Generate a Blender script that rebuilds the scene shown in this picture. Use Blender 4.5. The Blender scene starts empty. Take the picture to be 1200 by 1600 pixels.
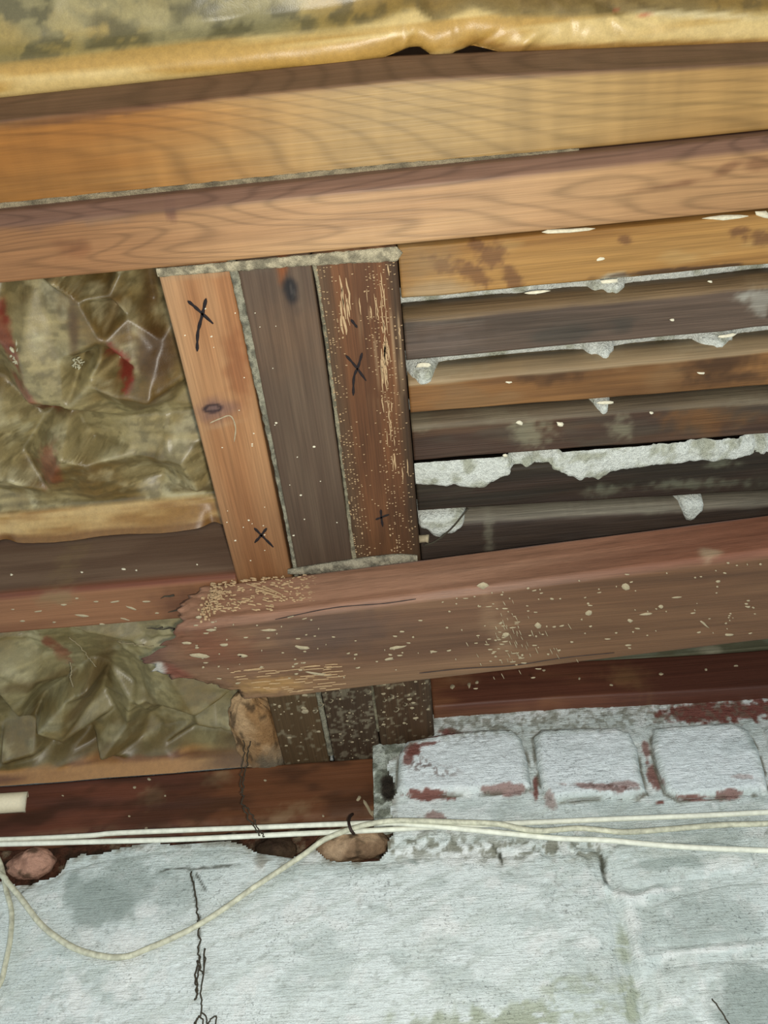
import bpy, math, random
import numpy as np
from mathutils import Vector, Matrix
from mathutils.geometry import delaunay_2d_cdt

# ---------------------------------------------------------------- camera, world, light, exposure
ZC = 1.25                        # height of the phone above the cellar floor
F = 1205.0                       # focal length in pixels of the 1200x1600 frame
sc = bpy.context.scene
col = sc.collection
_Z = np.array([-35.0, 834.0, -F]); _Z /= np.linalg.norm(_Z)
_W = np.array([188.0, -1733.0, -F]); _W -= _W.dot(_Z) * _Z; _W /= np.linalg.norm(_W)
_X = np.cross(_W, _Z)
ROT = np.array([_X, _W, _Z])     # world <- camera; x along the wall, y to the wall, z up
cam_d = bpy.data.cameras.new('camera'); cam = bpy.data.objects.new('camera', cam_d); col.objects.link(cam)
cam_d.sensor_fit = 'VERTICAL'; cam_d.sensor_height = 32.0; cam_d.lens = F / 1600 * 32.0
cam_d.clip_start = 0.02
M4 = Matrix([list(ROT[0]) + [0], list(ROT[1]) + [0], list(ROT[2]) + [ZC], [0, 0, 0, 1]])
cam.matrix_world = M4
sc.camera = cam
w = bpy.data.worlds.new('world'); sc.world = w; w.use_nodes = True
w.node_tree.nodes['Background'].inputs[0].default_value = (0.80, 0.92, 1.0, 1)
w.node_tree.nodes['Background'].inputs[1].default_value = 0.80
ld = bpy.data.lights.new('phone_flash', 'POINT'); ld.energy = 30.0; ld.shadow_soft_size = 0.012
ld.color = (1.0, 0.965, 0.88)
lo = bpy.data.objects.new('phone_flash', ld); col.objects.link(lo); lo.location = (0.02, 0.03, ZC + 0.0)
sc.view_settings.view_transform = 'Standard'; sc.view_settings.look = 'None'
sc.view_settings.gamma = 1.0; sc.view_settings.use_curve_mapping = False
sc.view_settings.exposure = 0.0

# ---------------------------------------------------------------- helpers
def at(px, py, k, v):
    """point where the sight line of a measured pixel meets the plane x/y/z = v (relative to the phone)"""
    d = ROT @ np.array([px - 600.0, 800.0 - py, -F]); i = 'xyz'.index(k)
    return d * (v / d[i])
rng = np.random.RandomState(7)
TAB = rng.rand(4096)
def vn(P, seed=0):
    P = np.asarray(P, float); I = np.floor(P).astype(np.int64); f = P - I; f = f * f * (3 - 2 * f)
    def h(a, b, c): return TAB[(a * 73856093 ^ b * 19349663 ^ c * 83492791 ^ (seed * 7919 + 13)) & 4095]
    r = 0
    for dx in (0, 1):
        for dy in (0, 1):
            for dz in (0, 1):
                wgt = (f[:, 0] if dx else 1 - f[:, 0]) * (f[:, 1] if dy else 1 - f[:, 1]) * (f[:, 2] if dz else 1 - f[:, 2])
                r = r + wgt * h(I[:, 0] + dx, I[:, 1] + dy, I[:, 2] + dz)
    return r
def fbm(P, sx, sy=None, sz=None, o=3, seed=0):
    sy = sx if sy is None else sy; sz = sx if sz is None else sz
    Q = np.asarray(P) * np.array([sx, sy, sz]); r = 0; a = 1; t = 0
    for k in range(o):
        r = r + a * vn(Q + 17.3 * k, seed + k * 31); t += a; a *= 0.5; Q = Q * 2.03
    return r / t
def sstep(a, b, x):
    t = np.clip((x - a) / (b - a), 0, 1); return t * t * (3 - 2 * t)
def C(*c): return np.array(c, float) / 255.0
def lin(c):
    c = np.clip(c, 0, 1); return np.where(c < 0.04045, c / 12.92, ((c + 0.055) / 1.055) ** 2.4)
def mixc(c, c2, m): m = np.asarray(m)[:, None]; return c * (1 - m) + np.asarray(c2) * m
def blob(P, k, v, px, py, rx, ry, ang=0, soft=0.5, rough=0.5, seed=3, ns=90):
    """soft ragged stain fixed on a surface; centre and radii measured in the photograph, held in metres"""
    c = at(px, py, k, v); a = math.radians(ang)
    e1 = at(px + math.cos(a) * rx, py + math.sin(a) * rx, k, v) - c
    e2 = at(px - math.sin(a) * ry, py + math.cos(a) * ry, k, v) - c
    ax = [i for i in range(3) if i != 'xyz'.index(k)]
    A = np.linalg.inv(np.array([e1[ax], e2[ax]]).T)
    q = (P[:, ax] - c[ax]) @ A.T
    r = np.sqrt((q ** 2).sum(1)) + rough * 1.6 * (fbm(P, ns, seed=seed) - 0.5)
    return 1 - sstep(1 - soft, 1 + soft * 0.5, r)
def pdist(P, pts, ax):
    """distance from points to a polyline, in the plane of the axes ax"""
    Q = P[:, ax]; best = np.full(len(P), 9.0); pts = [np.asarray(p)[ax] for p in pts]
    for a, b in zip(pts[:-1], pts[1:]):
        ab = b - a; t = np.clip(((Q - a) @ ab) / (ab @ ab + 1e-12), 0, 1)
        best = np.minimum(best, np.linalg.norm(Q - a - t[:, None] * ab, axis=1))
    return best
def wl(pts, y=0.99): return [at(a, b, 'y', y) for a, b in pts]
def inpoly(Q, poly):
    r = np.zeros(len(Q), bool); n = len(poly)
    for i in range(n):
        (x1, y1), (x2, y2) = poly[i], poly[(i + 1) % n]
        c = (y1 > Q[:, 1]) != (y2 > Q[:, 1])
        with np.errstate(all='ignore'): xx = (x2 - x1) * (Q[:, 1] - y1) / (y2 - y1 + 1e-15) + x1
        r ^= c & (Q[:, 0] < xx)
    return r

def link(name, V, Fc, mat, cols=None, parent=None, label=None, cat=None, group=None, kind=None, smooth=True):
    V = np.asarray(V, float) + np.array([0, 0, ZC])
    if parent is not None: org = np.array(parent['_o'])
    else:
        lo_, hi = V.min(0), V.max(0); org = np.array([(lo_[0] + hi[0]) / 2, (lo_[1] + hi[1]) / 2, lo_[2]])
    me = bpy.data.meshes.new(name)
    me.from_pydata((V - org).tolist(), [], Fc if isinstance(Fc, list) else Fc.tolist())
    me.materials.append(mat)
    if smooth: me.polygons.foreach_set('use_smooth', [True] * len(me.polygons))
    if cols is not None:
        a = me.color_attributes.new('Col', 'FLOAT_COLOR', 'POINT')
        c = np.ones((len(V), 4)); c[:, :3] = lin(cols); a.data.foreach_set('color', c.ravel())
    me.update()
    o = bpy.data.objects.new(name, me); col.objects.link(o)
    if parent is not None: o.parent = parent['o']
    else: o.location = org
    tag(o, label, cat, group, kind)
    return {'o': o, '_o': org if parent is None else parent['_o']}
def tag(o, label=None, cat=None, group=None, kind=None):
    for k, v in (('label', label), ('category', cat), ('group', group), ('kind', kind)):
        if v: o[k] = v

# ---------------------------------------------------------------- materials
def nodes(name, rough=0.7, spec=0.3):
    m = bpy.data.materials.new(name); m.use_nodes = True; nt = m.node_tree
    b = nt.nodes['Principled BSDF']; b.inputs['Roughness'].default_value = rough
    b.inputs['Specular IOR Level'].default_value = spec
    return m, nt, b
def N(nt, t, **kw):
    n = nt.nodes.new(t)
    for k, v in kw.items():
        if k in n.inputs: n.inputs[k].default_value = v
        else: setattr(n, k, v)
    return n
def mapr(nt, src, a, b, c, d):
    n = N(nt, 'ShaderNodeMapRange'); nt.links.new(src, n.inputs['Value'])
    for k, v in zip(('From Min', 'From Max', 'To Min', 'To Max'), (a, b, c, d)): n.inputs[k].default_value = v
    return n.outputs[0]
def math_(nt, op, a, b=None):
    n = N(nt, 'ShaderNodeMath', operation=op)
    for i, v in enumerate((a, b)):
        if v is None: continue
        if isinstance(v, (int, float)): n.inputs[i].default_value = v
        else: nt.links.new(v, n.inputs[i])
    return n.outputs[0]
def mulcol(nt, c, f):
    n = N(nt, 'ShaderNodeVectorMath', operation='SCALE'); nt.links.new(c, n.inputs[0]); nt.links.new(f, n.inputs['Scale']); return n.outputs[0]
def noise(nt, sc3, off=0, detail=3, rough=0.6, dist=0.0):
    tc = N(nt, 'ShaderNodeTexCoord'); mp = N(nt, 'ShaderNodeMapping')
    mp.inputs['Scale'].default_value = sc3; mp.inputs['Location'].default_value = (off, off * 1.7, off * .3)
    nt.links.new(tc.outputs['Object'], mp.inputs[0])
    n = N(nt, 'ShaderNodeTexNoise'); nt.links.new(mp.outputs[0], n.inputs['Vector'])
    n.inputs['Scale'].default_value = 1.0; n.inputs['Detail'].default_value = detail; n.inputs['Roughness'].default_value = rough
    n.inputs['Distortion'].default_value = dist
    return n.outputs[0]
def wood(name, axis='x', grain=0.35, ring=0.0, saw=0.0, rough=0.6, off=0.0, spec=0.25, rs=5.0, fine=650, bump=0.25, rf=26, gain=0.8):
    m, nt, b = nodes(name, rough, spec)
    S = (lambda l, t: (l, t, t)) if axis == 'x' else (lambda l, t: (t, l, t))
    g = noise(nt, S(9, fine), off, 3, 0.65)
    g2 = noise(nt, S(4, 160), off + 3, 3, 0.6)
    fac = math_(nt, 'MULTIPLY', mapr(nt, g, .3, .7, 1 - grain, 1 + grain * .6), mapr(nt, g2, .3, .7, 1 - grain * .6, 1 + grain * .4)); fac = math_(nt, 'MULTIPLY', fac, gain)
    if ring:
        r = noise(nt, S(rs * .35, rs * 3.2), off + 9, 2, 0.45, 0.3)
        s = math_(nt, 'SINE', math_(nt, 'MULTIPLY', r, float(rf) * 6.28))
        s = math_(nt, 'POWER', mapr(nt, s, -1, 1, 0, 1), 4.5)
        fac = math_(nt, 'MULTIPLY', fac, mapr(nt, s, 0, 1, 1.04, 1 - ring))
    if saw:
        s = noise(nt, S(38, 6), off + 5, 2, 0.5)
        fac = math_(nt, 'MULTIPLY', fac, mapr(nt, s, .3, .7, 1 - saw, 1 + saw * .5))
    a = N(nt, 'ShaderNodeAttribute', attribute_name='Col')
    nt.links.new(mulcol(nt, a.outputs['Color'], fac), b.inputs['Base Color'])
    bp = N(nt, 'ShaderNodeBump', Strength=bump, Distance=0.002); nt.links.new(math_(nt, 'ADD', g, g2), bp.inputs['Height'])
    nt.links.new(bp.outputs[0], b.inputs['Normal'])
    return m
def rough_mat(name, rough=0.85, spec=0.15, amp=0.25, s1=260, s2=900, bump=0.6, dist=0.003, strokes=0.0, off=0, gain=1.0, specks=0.0):
    m, nt, b = nodes(name, rough, spec)
    n1 = noise(nt, (s1, s1, s1), off, 4, 0.7); n2 = noise(nt, (s2, s2, s2), off + 2, 2, 0.6)
    f = math_(nt, 'MULTIPLY', mapr(nt, n1, .3, .7, 1 - amp, 1 + amp * .5), mapr(nt, n2, .3, .7, 1 - amp * .5, 1 + amp * .3))
    f = math_(nt, 'MULTIPLY', f, gain)
    if specks:
        a_ = noise(nt, (330, 330, 380), off + 21, 2, 0.5); b_ = noise(nt, (240, 240, 260), off + 31, 3, 0.6); m_ = noise(nt, (14, 14, 14), off + 41, 3, 0.6)
        dk = math_(nt, 'MULTIPLY', mapr(nt, a_, .60, .68, 0, 1), mapr(nt, m_, .42, .6, .15, 1))
        f = math_(nt, 'MULTIPLY', f, mapr(nt, dk, 0, 1, 1, 1 - specks)); f = math_(nt, 'MULTIPLY', f, mapr(nt, b_, .60, .68, 1, 1.12))
    h = math_(nt, 'ADD', n1, math_(nt, 'MULTIPLY', n2, 0.4))
    if strokes:
        n3 = noise(nt, (45, 45, 420), off + 4, 3, 0.6, 0.4)
        f = math_(nt, 'MULTIPLY', f, mapr(nt, n3, .3, .7, 1 - strokes, 1 + strokes * .5)); h = math_(nt, 'ADD', h, n3)
    a = N(nt, 'ShaderNodeAttribute', attribute_name='Col')
    nt.links.new(mulcol(nt, a.outputs['Color'], f), b.inputs['Base Color'])
    bp = N(nt, 'ShaderNodeBump', Strength=bump, Distance=dist); nt.links.new(h, bp.inputs['Height'])
    nt.links.new(bp.outputs[0], b.inputs['Normal'])
    return m
M_T1 = wood('pine_orange', 'x', 0.14, 0.16, 0.10, 0.5, 1.0, rs=1.6, fine=420, rf=56, gain=.60)
M_T2 = wood('pine_brown', 'x', 0.18, 0.22, 0.05, 0.5, 4.0, rs=3.4, rf=30, gain=.72)
M_SH = wood('joist_wood_y', 'y', 0.22, 0.0, 0.0, 0.6, 2.0, fine=500)
M_SH3 = wood('joist_wood_worn', 'y', 0.32, 0.12, 0.0, 0.65, 6.0, rs=1.5, rf=14)
M_DK = wood('plank_wood', 'x', 0.34, 0.12, 0.0, 0.6, 8.0, rs=2.0, rf=22, bump=0.4)
M_OC = wood('plank_wood_ochre', 'x', 0.24, 0.0, 0.0, 0.6, 3.0)
M_BR = wood('beam_wood', 'x', 0.22, 0.14, 0.0, 0.5, 12.0, rs=1.3, rf=18, spec=0.3)
M_SILL = wood('sill_wood', 'x', 0.16, 0.0, 0.0, 0.5, 15.0)
M_WALL = rough_mat('whitewashed_masonry', strokes=0.05, amp=0.09, bump=0.7, s1=170, s2=620, dist=.004, gain=.88, specks=.42)
M_PLA = rough_mat('lime_plaster', amp=0.24, bump=1.0, dist=0.006, s1=220)
M_RUB = rough_mat('crumbly_mortar', amp=0.5, bump=1.0, dist=0.006, s1=120)
M_WOOL = rough_mat('mineral_wool', 0.95, 0.05, 0.25, 160, 900, 0.8, 0.004)
M_PAP = rough_mat('kraft_paper', 0.40, 0.5, 0.16, 120, 700, 0.15, 0.002, gain=.85)
def plain(name, c, rough=0.6, spec=0.3, amp=0.15, s=300):
    m, nt, b = nodes(name, rough, spec)
    n1 = noise(nt, (s, s, s), 1, 3, 0.6)
    rgb = N(nt, 'ShaderNodeRGB'); rgb.outputs[0].default_value = tuple(lin(np.array(c) / 255.0)) + (1,)
    nt.links.new(mulcol(nt, rgb.outputs[0], mapr(nt, n1, .3, .7, 1 - amp, 1 + amp)), b.inputs['Base Color'])
    return m
M_INK = plain('black_crayon', (26, 18, 18), 0.8)
M_SPK = plain('paint_specks', (212, 204, 178), 0.8)
M_SPD = plain('dull_specks', (158, 144, 116), 0.8)
M_TICK = plain('torn_pale_fibre', (170, 142, 106), 0.8)
M_CAB = plain('cable_sheath', (222, 222, 204), 0.5, amp=0.15, s=90)
M_CABD = plain('cable_sheath_dirty', (190, 188, 164), 0.55, amp=0.3, s=120)
M_PVC = plain('cream_plastic', (222, 208, 176), 0.4, amp=0.06)
M_ROOT = plain('dry_root', (62, 56, 44), 0.9)
M_ROOTL = plain('dusty_thread', (140, 126, 96), 0.9)
M_NAIL = plain('rusty_nail', (48, 34, 28), 0.6)
M_NAILP = plain('painted_nail', (190, 186, 160), 0.6)

# ---------------------------------------------------------------- shape builders
def resample(sec, step):
    out = []
    n = len(sec)
    for i in range(n):
        a, b = sec[i], sec[(i + 1) % n]; st = a[2] if len(a) > 2 else step
        k = max(1, int(math.hypot(b[0] - a[0], b[1] - a[1]) / st))
        for j in range(k): out.append((a[0] + (b[0] - a[0]) * j / k, a[1] + (b[1] - a[1]) * j / k))
    return np.array(out)
def timber(name, axis, x0, x1, sec, mat, colf, along=0.0035, step=0.003, deform=None, ends=None, **kw):
    """a plank or joist: section (a, z) swept along x or y; every face has its own fine grid"""
    S = resample(sec, step); n = len(S); m = max(2, int((x1 - x0) / along)); ts = np.linspace(0, 1, m + 1)
    L = np.repeat(ts, n); A = np.tile(S[:, 0], m + 1); Zz = np.tile(S[:, 1], m + 1)
    X = x0 + (x1 - x0) * L
    P = np.stack([X, A, Zz], 1) if axis == 'x' else np.stack([A, X, Zz], 1)
    if deform is not None: P = deform(P, L)
    i = np.arange(m)[:, None] * n + np.arange(n)[None]; j = np.arange(m)[:, None] * n + (np.arange(n)[None] + 1) % n
    q = np.stack([i, j, j + n, i + n], 2).reshape(-1, 4)
    if axis == 'y': q = q[:, ::-1]
    faces = q.tolist(); V = [P]; nv = len(P)
    for e, base in ((0, 0), (1, m * n)):          # end caps as rings towards the middle
        ring = P[base:base + n]; cen = ring.mean(0); prev = np.arange(base, base + n)
        for r in (0.8, 0.6, 0.4, 0.2):
            R_ = cen + (ring - cen) * r
            if ends: R_ = ends(R_, e, r)
            V.append(R_); cur = np.arange(nv, nv + n); nv += n
            for a in range(n):
                b = (a + 1) % n
                f_ = [prev[a], cur[a], cur[b], prev[b]]
                faces.append(f_ if (e == 0) == (axis == 'x') else f_[::-1])
            prev = cur
        faces.append(list(prev[::-1]) if (e == 0) == (axis == 'x') else list(prev))
    P = np.concatenate(V)
    faces = [[int(v) for v in f_] for f_ in faces]
    return link(name, P, faces, mat, colf(P), **kw)
def grid_sheet(name, us, vs, f3, mat, colf, keep=None, flip=False, **kw):
    U, Vv = np.meshgrid(us, vs, indexing='ij'); U = U.ravel(); Vv = Vv.ravel(); n = len(vs)
    P = f3(U, Vv)
    i = (np.arange(len(us) - 1)[:, None] * n + np.arange(n - 1)[None]).ravel()
    q = np.stack([i, i + n, i + n + 1, i + 1], 1)
    if flip: q = q[:, ::-1]
    if keep is not None:
        k = keep(U, Vv); q = q[k[q].all(1)]
        used = np.unique(q); mp = np.full(len(P), -1); mp[used] = np.arange(len(used)); P = P[used]; q = mp[q]
    return link(name, P, q, mat, colf(P), **kw)
def tube_geo(pts, r, sides=8, rj=None):
    pts = np.asarray(pts, float); V = []; Fc = []; n = len(pts); up = np.array([0.13, 0.9, 0.37])
    for i, p in enumerate(pts):
        t = pts[min(i + 1, n - 1)] - pts[max(i - 1, 0)]; t = t / (np.linalg.norm(t) + 1e-12)
        a = np.cross(t, up); a /= np.linalg.norm(a) + 1e-12; b = np.cross(t, a)
        rr = r if rj is None else rj[i]
        for k in range(sides):
            an = 2 * math.pi * k / sides; V.append(p + rr * (math.cos(an) * a + math.sin(an) * b))
    for i in range(n - 1):
        for k in range(sides):
            k2 = (k + 1) % sides; Fc.append([i * sides + k, i * sides + k2, (i + 1) * sides + k2, (i + 1) * sides + k])
    Fc.append(list(range(sides))[::-1]); Fc.append([(n - 1) * sides + k for k in range(sides)])
    return V, Fc
def spline(pts, per=10):
    pts = [np.asarray(p, float) for p in pts]; P = [2 * pts[0] - pts[1]] + pts + [2 * pts[-1] - pts[-2]]; out = []
    for i in range(1, len(P) - 2):
        for k in range(per):
            t = k / per; a, b, c, d = P[i - 1:i + 3]
            out.append(0.5 * ((2 * b) + (c - a) * t + (2 * a - 5 * b + 4 * c - d) * t * t + (3 * b - a - 3 * c + d) * t ** 3))
    out.append(pts[-1]); return out
def merge(gs):
    V = []; Fc = []
    for v, f_ in gs:
        o = len(V); V += [np.asarray(p) for p in v]; Fc += [[i + o for i in q] for q in f_]
    return V, Fc
def flat_stroke(pts, wd, nrm, h=0.0006):
    """a thin raised stroke lying on a surface of normal nrm"""
    pts = [np.asarray(p, float) for p in pts]; V = []; Fc = []; nrm = np.asarray(nrm, float)
    for i, p in enumerate(pts):
        t = pts[min(i + 1, len(pts) - 1)] - pts[max(i - 1, 0)]; t /= np.linalg.norm(t)
        s = np.cross(t, nrm); ww = wd * (0.75 + 0.5 * abs(math.sin(i * 2.3)))
        if i in (0, len(pts) - 1): ww *= 0.45
        V += [p - s * ww / 2 - nrm * .0004, p - s * ww / 2 * .7 + nrm * h, p + s * ww / 2 * .7 + nrm * h, p + s * ww / 2 - nrm * .0004]
        if i:
            b = 4 * i; a = b - 4
            for k in range(3): Fc.append([a + k, a + k + 1, b + k + 1, b + k])
    return V, Fc
def flake(c, e1, e2, nrm, r1, r2, h, rd, n=8):
    """a small ragged domed splash"""
    V = []; Fc = []
    an = [2 * math.pi * k / n for k in range(n)]; rr = [0.65 + 0.6 * rd.random() for _ in an]
    for a, q in zip(an, rr): V.append(c + e1 * r1 * q * math.cos(a) + e2 * r2 * q * math.sin(a) - nrm * 0.0008)
    for a, q in zip(an, rr): V.append(c + e1 * r1 * .7 * q * math.cos(a) + e2 * r2 * .7 * q * math.sin(a) + nrm * h)
    for k in range(n): Fc.append([k, (k + 1) % n, n + (k + 1) % n, n + k])
    Fc.append([n + k for k in range(n)])
    return V, Fc
UP = np.array([0, 0, 1.0]); EX = np.array([1.0, 0, 0]); EY = np.array([0, 1.0, 0])
def flakes(name, spots, k, v, parent, mat, rd, h=0.0008, face=None, **kw):
    """spots: (px, py, half length px, half width px, angle) measured on the plane k = v"""
    gs = []; nrm = {'z': -UP, 'y': -EY}[k]
    for px, py, a, b, an in spots:
        c = at(px, py, k, v); t = math.radians(an)
        e1 = at(px + a * math.cos(t), py + a * math.sin(t), k, v) - c; e2 = at(px - b * math.sin(t), py + b * math.cos(t), k, v) - c
        gs.append(flake(c, e1, e2, nrm, 1, 1, h, rd))
    V, Fc = merge(gs)
    return link(name, V, Fc, mat, parent=parent, kind='stuff', **kw)

# ---------------------------------------------------------------- structure: ceiling deck and its planks
def deck_col(P): return np.tile(C(86, 62, 40), (len(P), 1)) * (0.8 + 0.4 * fbm(P, 3, 60, 60)[:, None])
ceil = timber('ceiling', 'x', -1.1, 1.0, [(-0.8, 1.03), (1.2, 1.03), (1.2, 1.06), (-0.8, 1.06)], M_DK, deck_col, along=0.1, step=0.1,
              kind='structure', label='old timber ceiling seen from below')

def plank_col(cs, seed, extra=None):
    def f(P):
        n = fbm(P, 6, 60, 60, 3, seed); n2 = fbm(P, 16, 40, 40, 3, seed + 5)
        c = mixc(np.tile(cs[0], (len(P), 1)), cs[1], sstep(.35, .65, n))
        c = mixc(c, cs[2], sstep(.52, .75, n2) * .8)
        if extra: c = extra(P, c)
        return c
    return f
ZB = 0.83
WHT = C(214, 214, 196)
def ex1(P, c):
    for px, py, rx, ry, a in [(735, 425, 14, 34, -60), (690, 415, 28, 14, 20), (800, 435, 26, 14, 60), (975, 374, 12, 7, 0), (1155, 362, 18, 8, -10), (770, 400, 20, 22, 80), (1190, 372, 25, 10, 0), (745, 382, 14, 8, 0)]:
        c = mixc(c, C(108, 72, 44), .7 * blob(P, 'z', ZB, px, py, rx, ry, a, .5, .8, 5, 160))
    c = mixc(c, C(176, 152, 118), .7 * blob(P, 'z', ZB, 680, 455, 60, 16, -6, .8, .6))
    c = mixc(c, C(150, 120, 84), .6 * blob(P, 'z', ZB, 660, 410, 55, 40, -6, .8, .6, 8))
    c = mixc(c, WHT, .8 * blob(P, 'z', ZB, 960, 436, 26, 10, -6, .5, .6))
    c = mixc(c, C(70, 48, 30), .8 * blob(P, 'z', ZB, 1060, 422, 130, 4, -5, .5, .7))
    return c
def ex2(P, c):
    c = mixc(c, C(98, 88, 76), .5 * blob(P, 'z', ZB, 700, 500, 50, 12, 0, .8, .9))
    for a in [(955, 452, 28, 16), (1190, 470, 26, 26), (840, 458, 30, 6), (1160, 465, 20, 8)]: c = mixc(c, C(160, 156, 142), .75 * blob(P, 'z', ZB, *a, -5, .7, .9, 4, 150))
    c = mixc(c, C(112, 96, 86), .5 * blob(P, 'z', ZB, 690, 540, 80, 30, -5, .8, .6))
    return c
def ex3(P, c):
    for a in [(955, 556, 40, 10), (700, 585, 60, 7), (1100, 545, 60, 8)]: c = mixc(c, C(166, 158, 132), .7 * blob(P, 'z', ZB, *a, -6, .7, .9, 4, 150))
    for a in [(870, 580, 60, 18), (1120, 570, 60, 20), (1150, 590, 70, 9)]: c = mixc(c, C(66, 44, 26), .7 * blob(P, 'z', ZB, *a, -6, .8, .8, 7))
    return c
def ex4(P, c):
    for a in [(830, 680, 34, 22), (970, 672, 22, 18), (1150, 622, 60, 12), (655, 665, 26, 12), (780, 655, 40, 8)]: c = mixc(c, C(140, 134, 108), .75 * blob(P, 'z', ZB, *a, 0, .7, 1.1, 4, 120))
    c = mixc(c, C(128, 84, 44), .7 * blob(P, 'z', ZB, 1100, 655, 70, 24, 0, .8, .6, 9)); return c
def ex5(P, c):
    for a in [(940, 768, 30, 10), (1090, 758, 90, 8), (1130, 722, 30, 10)]: c = mixc(c, C(122, 126, 104), .55 * blob(P, 'z', ZB, *a, -2, .8, 1.0, 4, 120))
    return c
def ex6(P, c):
    for a in [(765, 835, 8, 50), (850, 803, 50, 6), (980, 800, 90, 6), (1085, 786, 18, 9)]: c = mixc(c, C(128, 124, 104), .6 * blob(P, 'z', ZB, *a, 0, .7, 1.0, 4, 120))
    return c
def edge(p1, p2): a, b = at(*p1, 'z', ZB), at(*p2, 'z', ZB); return a, b
lines = [((640, 385), (1200, 333)), ((625, 470), (1200, 415)), ((635, 568), (1200, 515)), ((640, 648), (1200, 605)), ((647, 725), (1200, 683)), ((652, 802), (1200, 770)), ((655, 915), (1200, 880))]
gaps = [0, 0.017, 0.019, 0.014, 0.017, 0.015]
specs = [
    ((C(172, 128, 70), C(152, 108, 56), C(180, 144, 90)), ex1, M_OC),
    ((C(84, 70, 58), C(98, 80, 66), C(74, 66, 56)), ex2, M_DK),
    ((C(140, 98, 56), C(114, 78, 44), C(132, 98, 62)), ex3, M_OC),
    ((C(76, 56, 44), C(90, 66, 48), C(84, 72, 58)), ex4, M_DK),
    ((C(58, 44, 34), C(48, 40, 30), C(62, 54, 42)), ex5, M_DK),
    ((C(60, 48, 40), C(70, 56, 46), C(72, 62, 54)), ex6, M_DK)]
planks = []
for i, (cs, ex, mt) in enumerate(specs):
    a, b = edge(*lines[i]); c_, d_ = edge(*lines[i + 1]); g = gaps[i]; zb = ZB + [0, .004, 0, .004, .002, .004][i]
    sl0 = (b[1] - a[1]) / (b[0] - a[0]); sl1 = (d_[1] - c_[1]) / (d_[0] - c_[0])
    def dfm(P, L, a=a, c_=c_, g=g, sl0=sl0, sl1=sl1, i=i):
        t = P[:, 1].copy(); y0 = a[1] + g + sl0 * (P[:, 0] - a[0]); y1 = c_[1] + sl1 * (P[:, 0] - c_[0])
        y1 = y1 - .0008; P[:, 1] = y0 + (y1 - y0) * t
        P[:, 1] += 0.003 * (fbm(P, 14, 1, 1, 2, i + 40) - .5) * (np.abs(t - .5) * 2)
        P[:, 2] += 0.0025 * (fbm(P, 9, 40, 1, 3, i) - .5) * (P[:, 2] < ZB + .03)
        return P
    wdt = c_[1] - a[1] - g
    z1 = zb + .045
    bv = [.03, .16, .17, .14, .04, .10][i]
    sec = [(0.0, zb + bv * .09 + .002, .02), (bv * .6, zb + .003, .02), (bv, zb, .04), (0.96, zb, .05), (1.0, zb + .004, .5), (1.0, z1, 1), (0.0, z1, .006)]
    sec = sec[::-1]
    sec = [(s[0], s[1], .034) for s in sec]
    ec = [None, C(136, 110, 76), C(168, 146, 112), C(124, 110, 88), None, C(138, 130, 112)][i]  # lighter near edges: light on the plank sides is painted in
    def ex_(P, c, ex=ex, ec=ec, a=a, g=g, sl0=sl0, i=i):
        c = ex(P, c)
        if ec is not None:
            d = P[:, 1] - (a[1] + g + sl0 * (P[:, 0] - a[0])) + .005 * (fbm(P, 16, 30, 1, 3, 60 + i) - .5); c = mixc(c, ec, (1 - sstep(.008, .012, d)) * .8)
        return c
    pl = timber('plank', 'x', 0.0135, 0.98, sec, mt, plank_col(cs, 11 + i * 3, ex_), along=.003, deform=dfm, parent=ceil)
    planks.append(pl)

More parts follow.
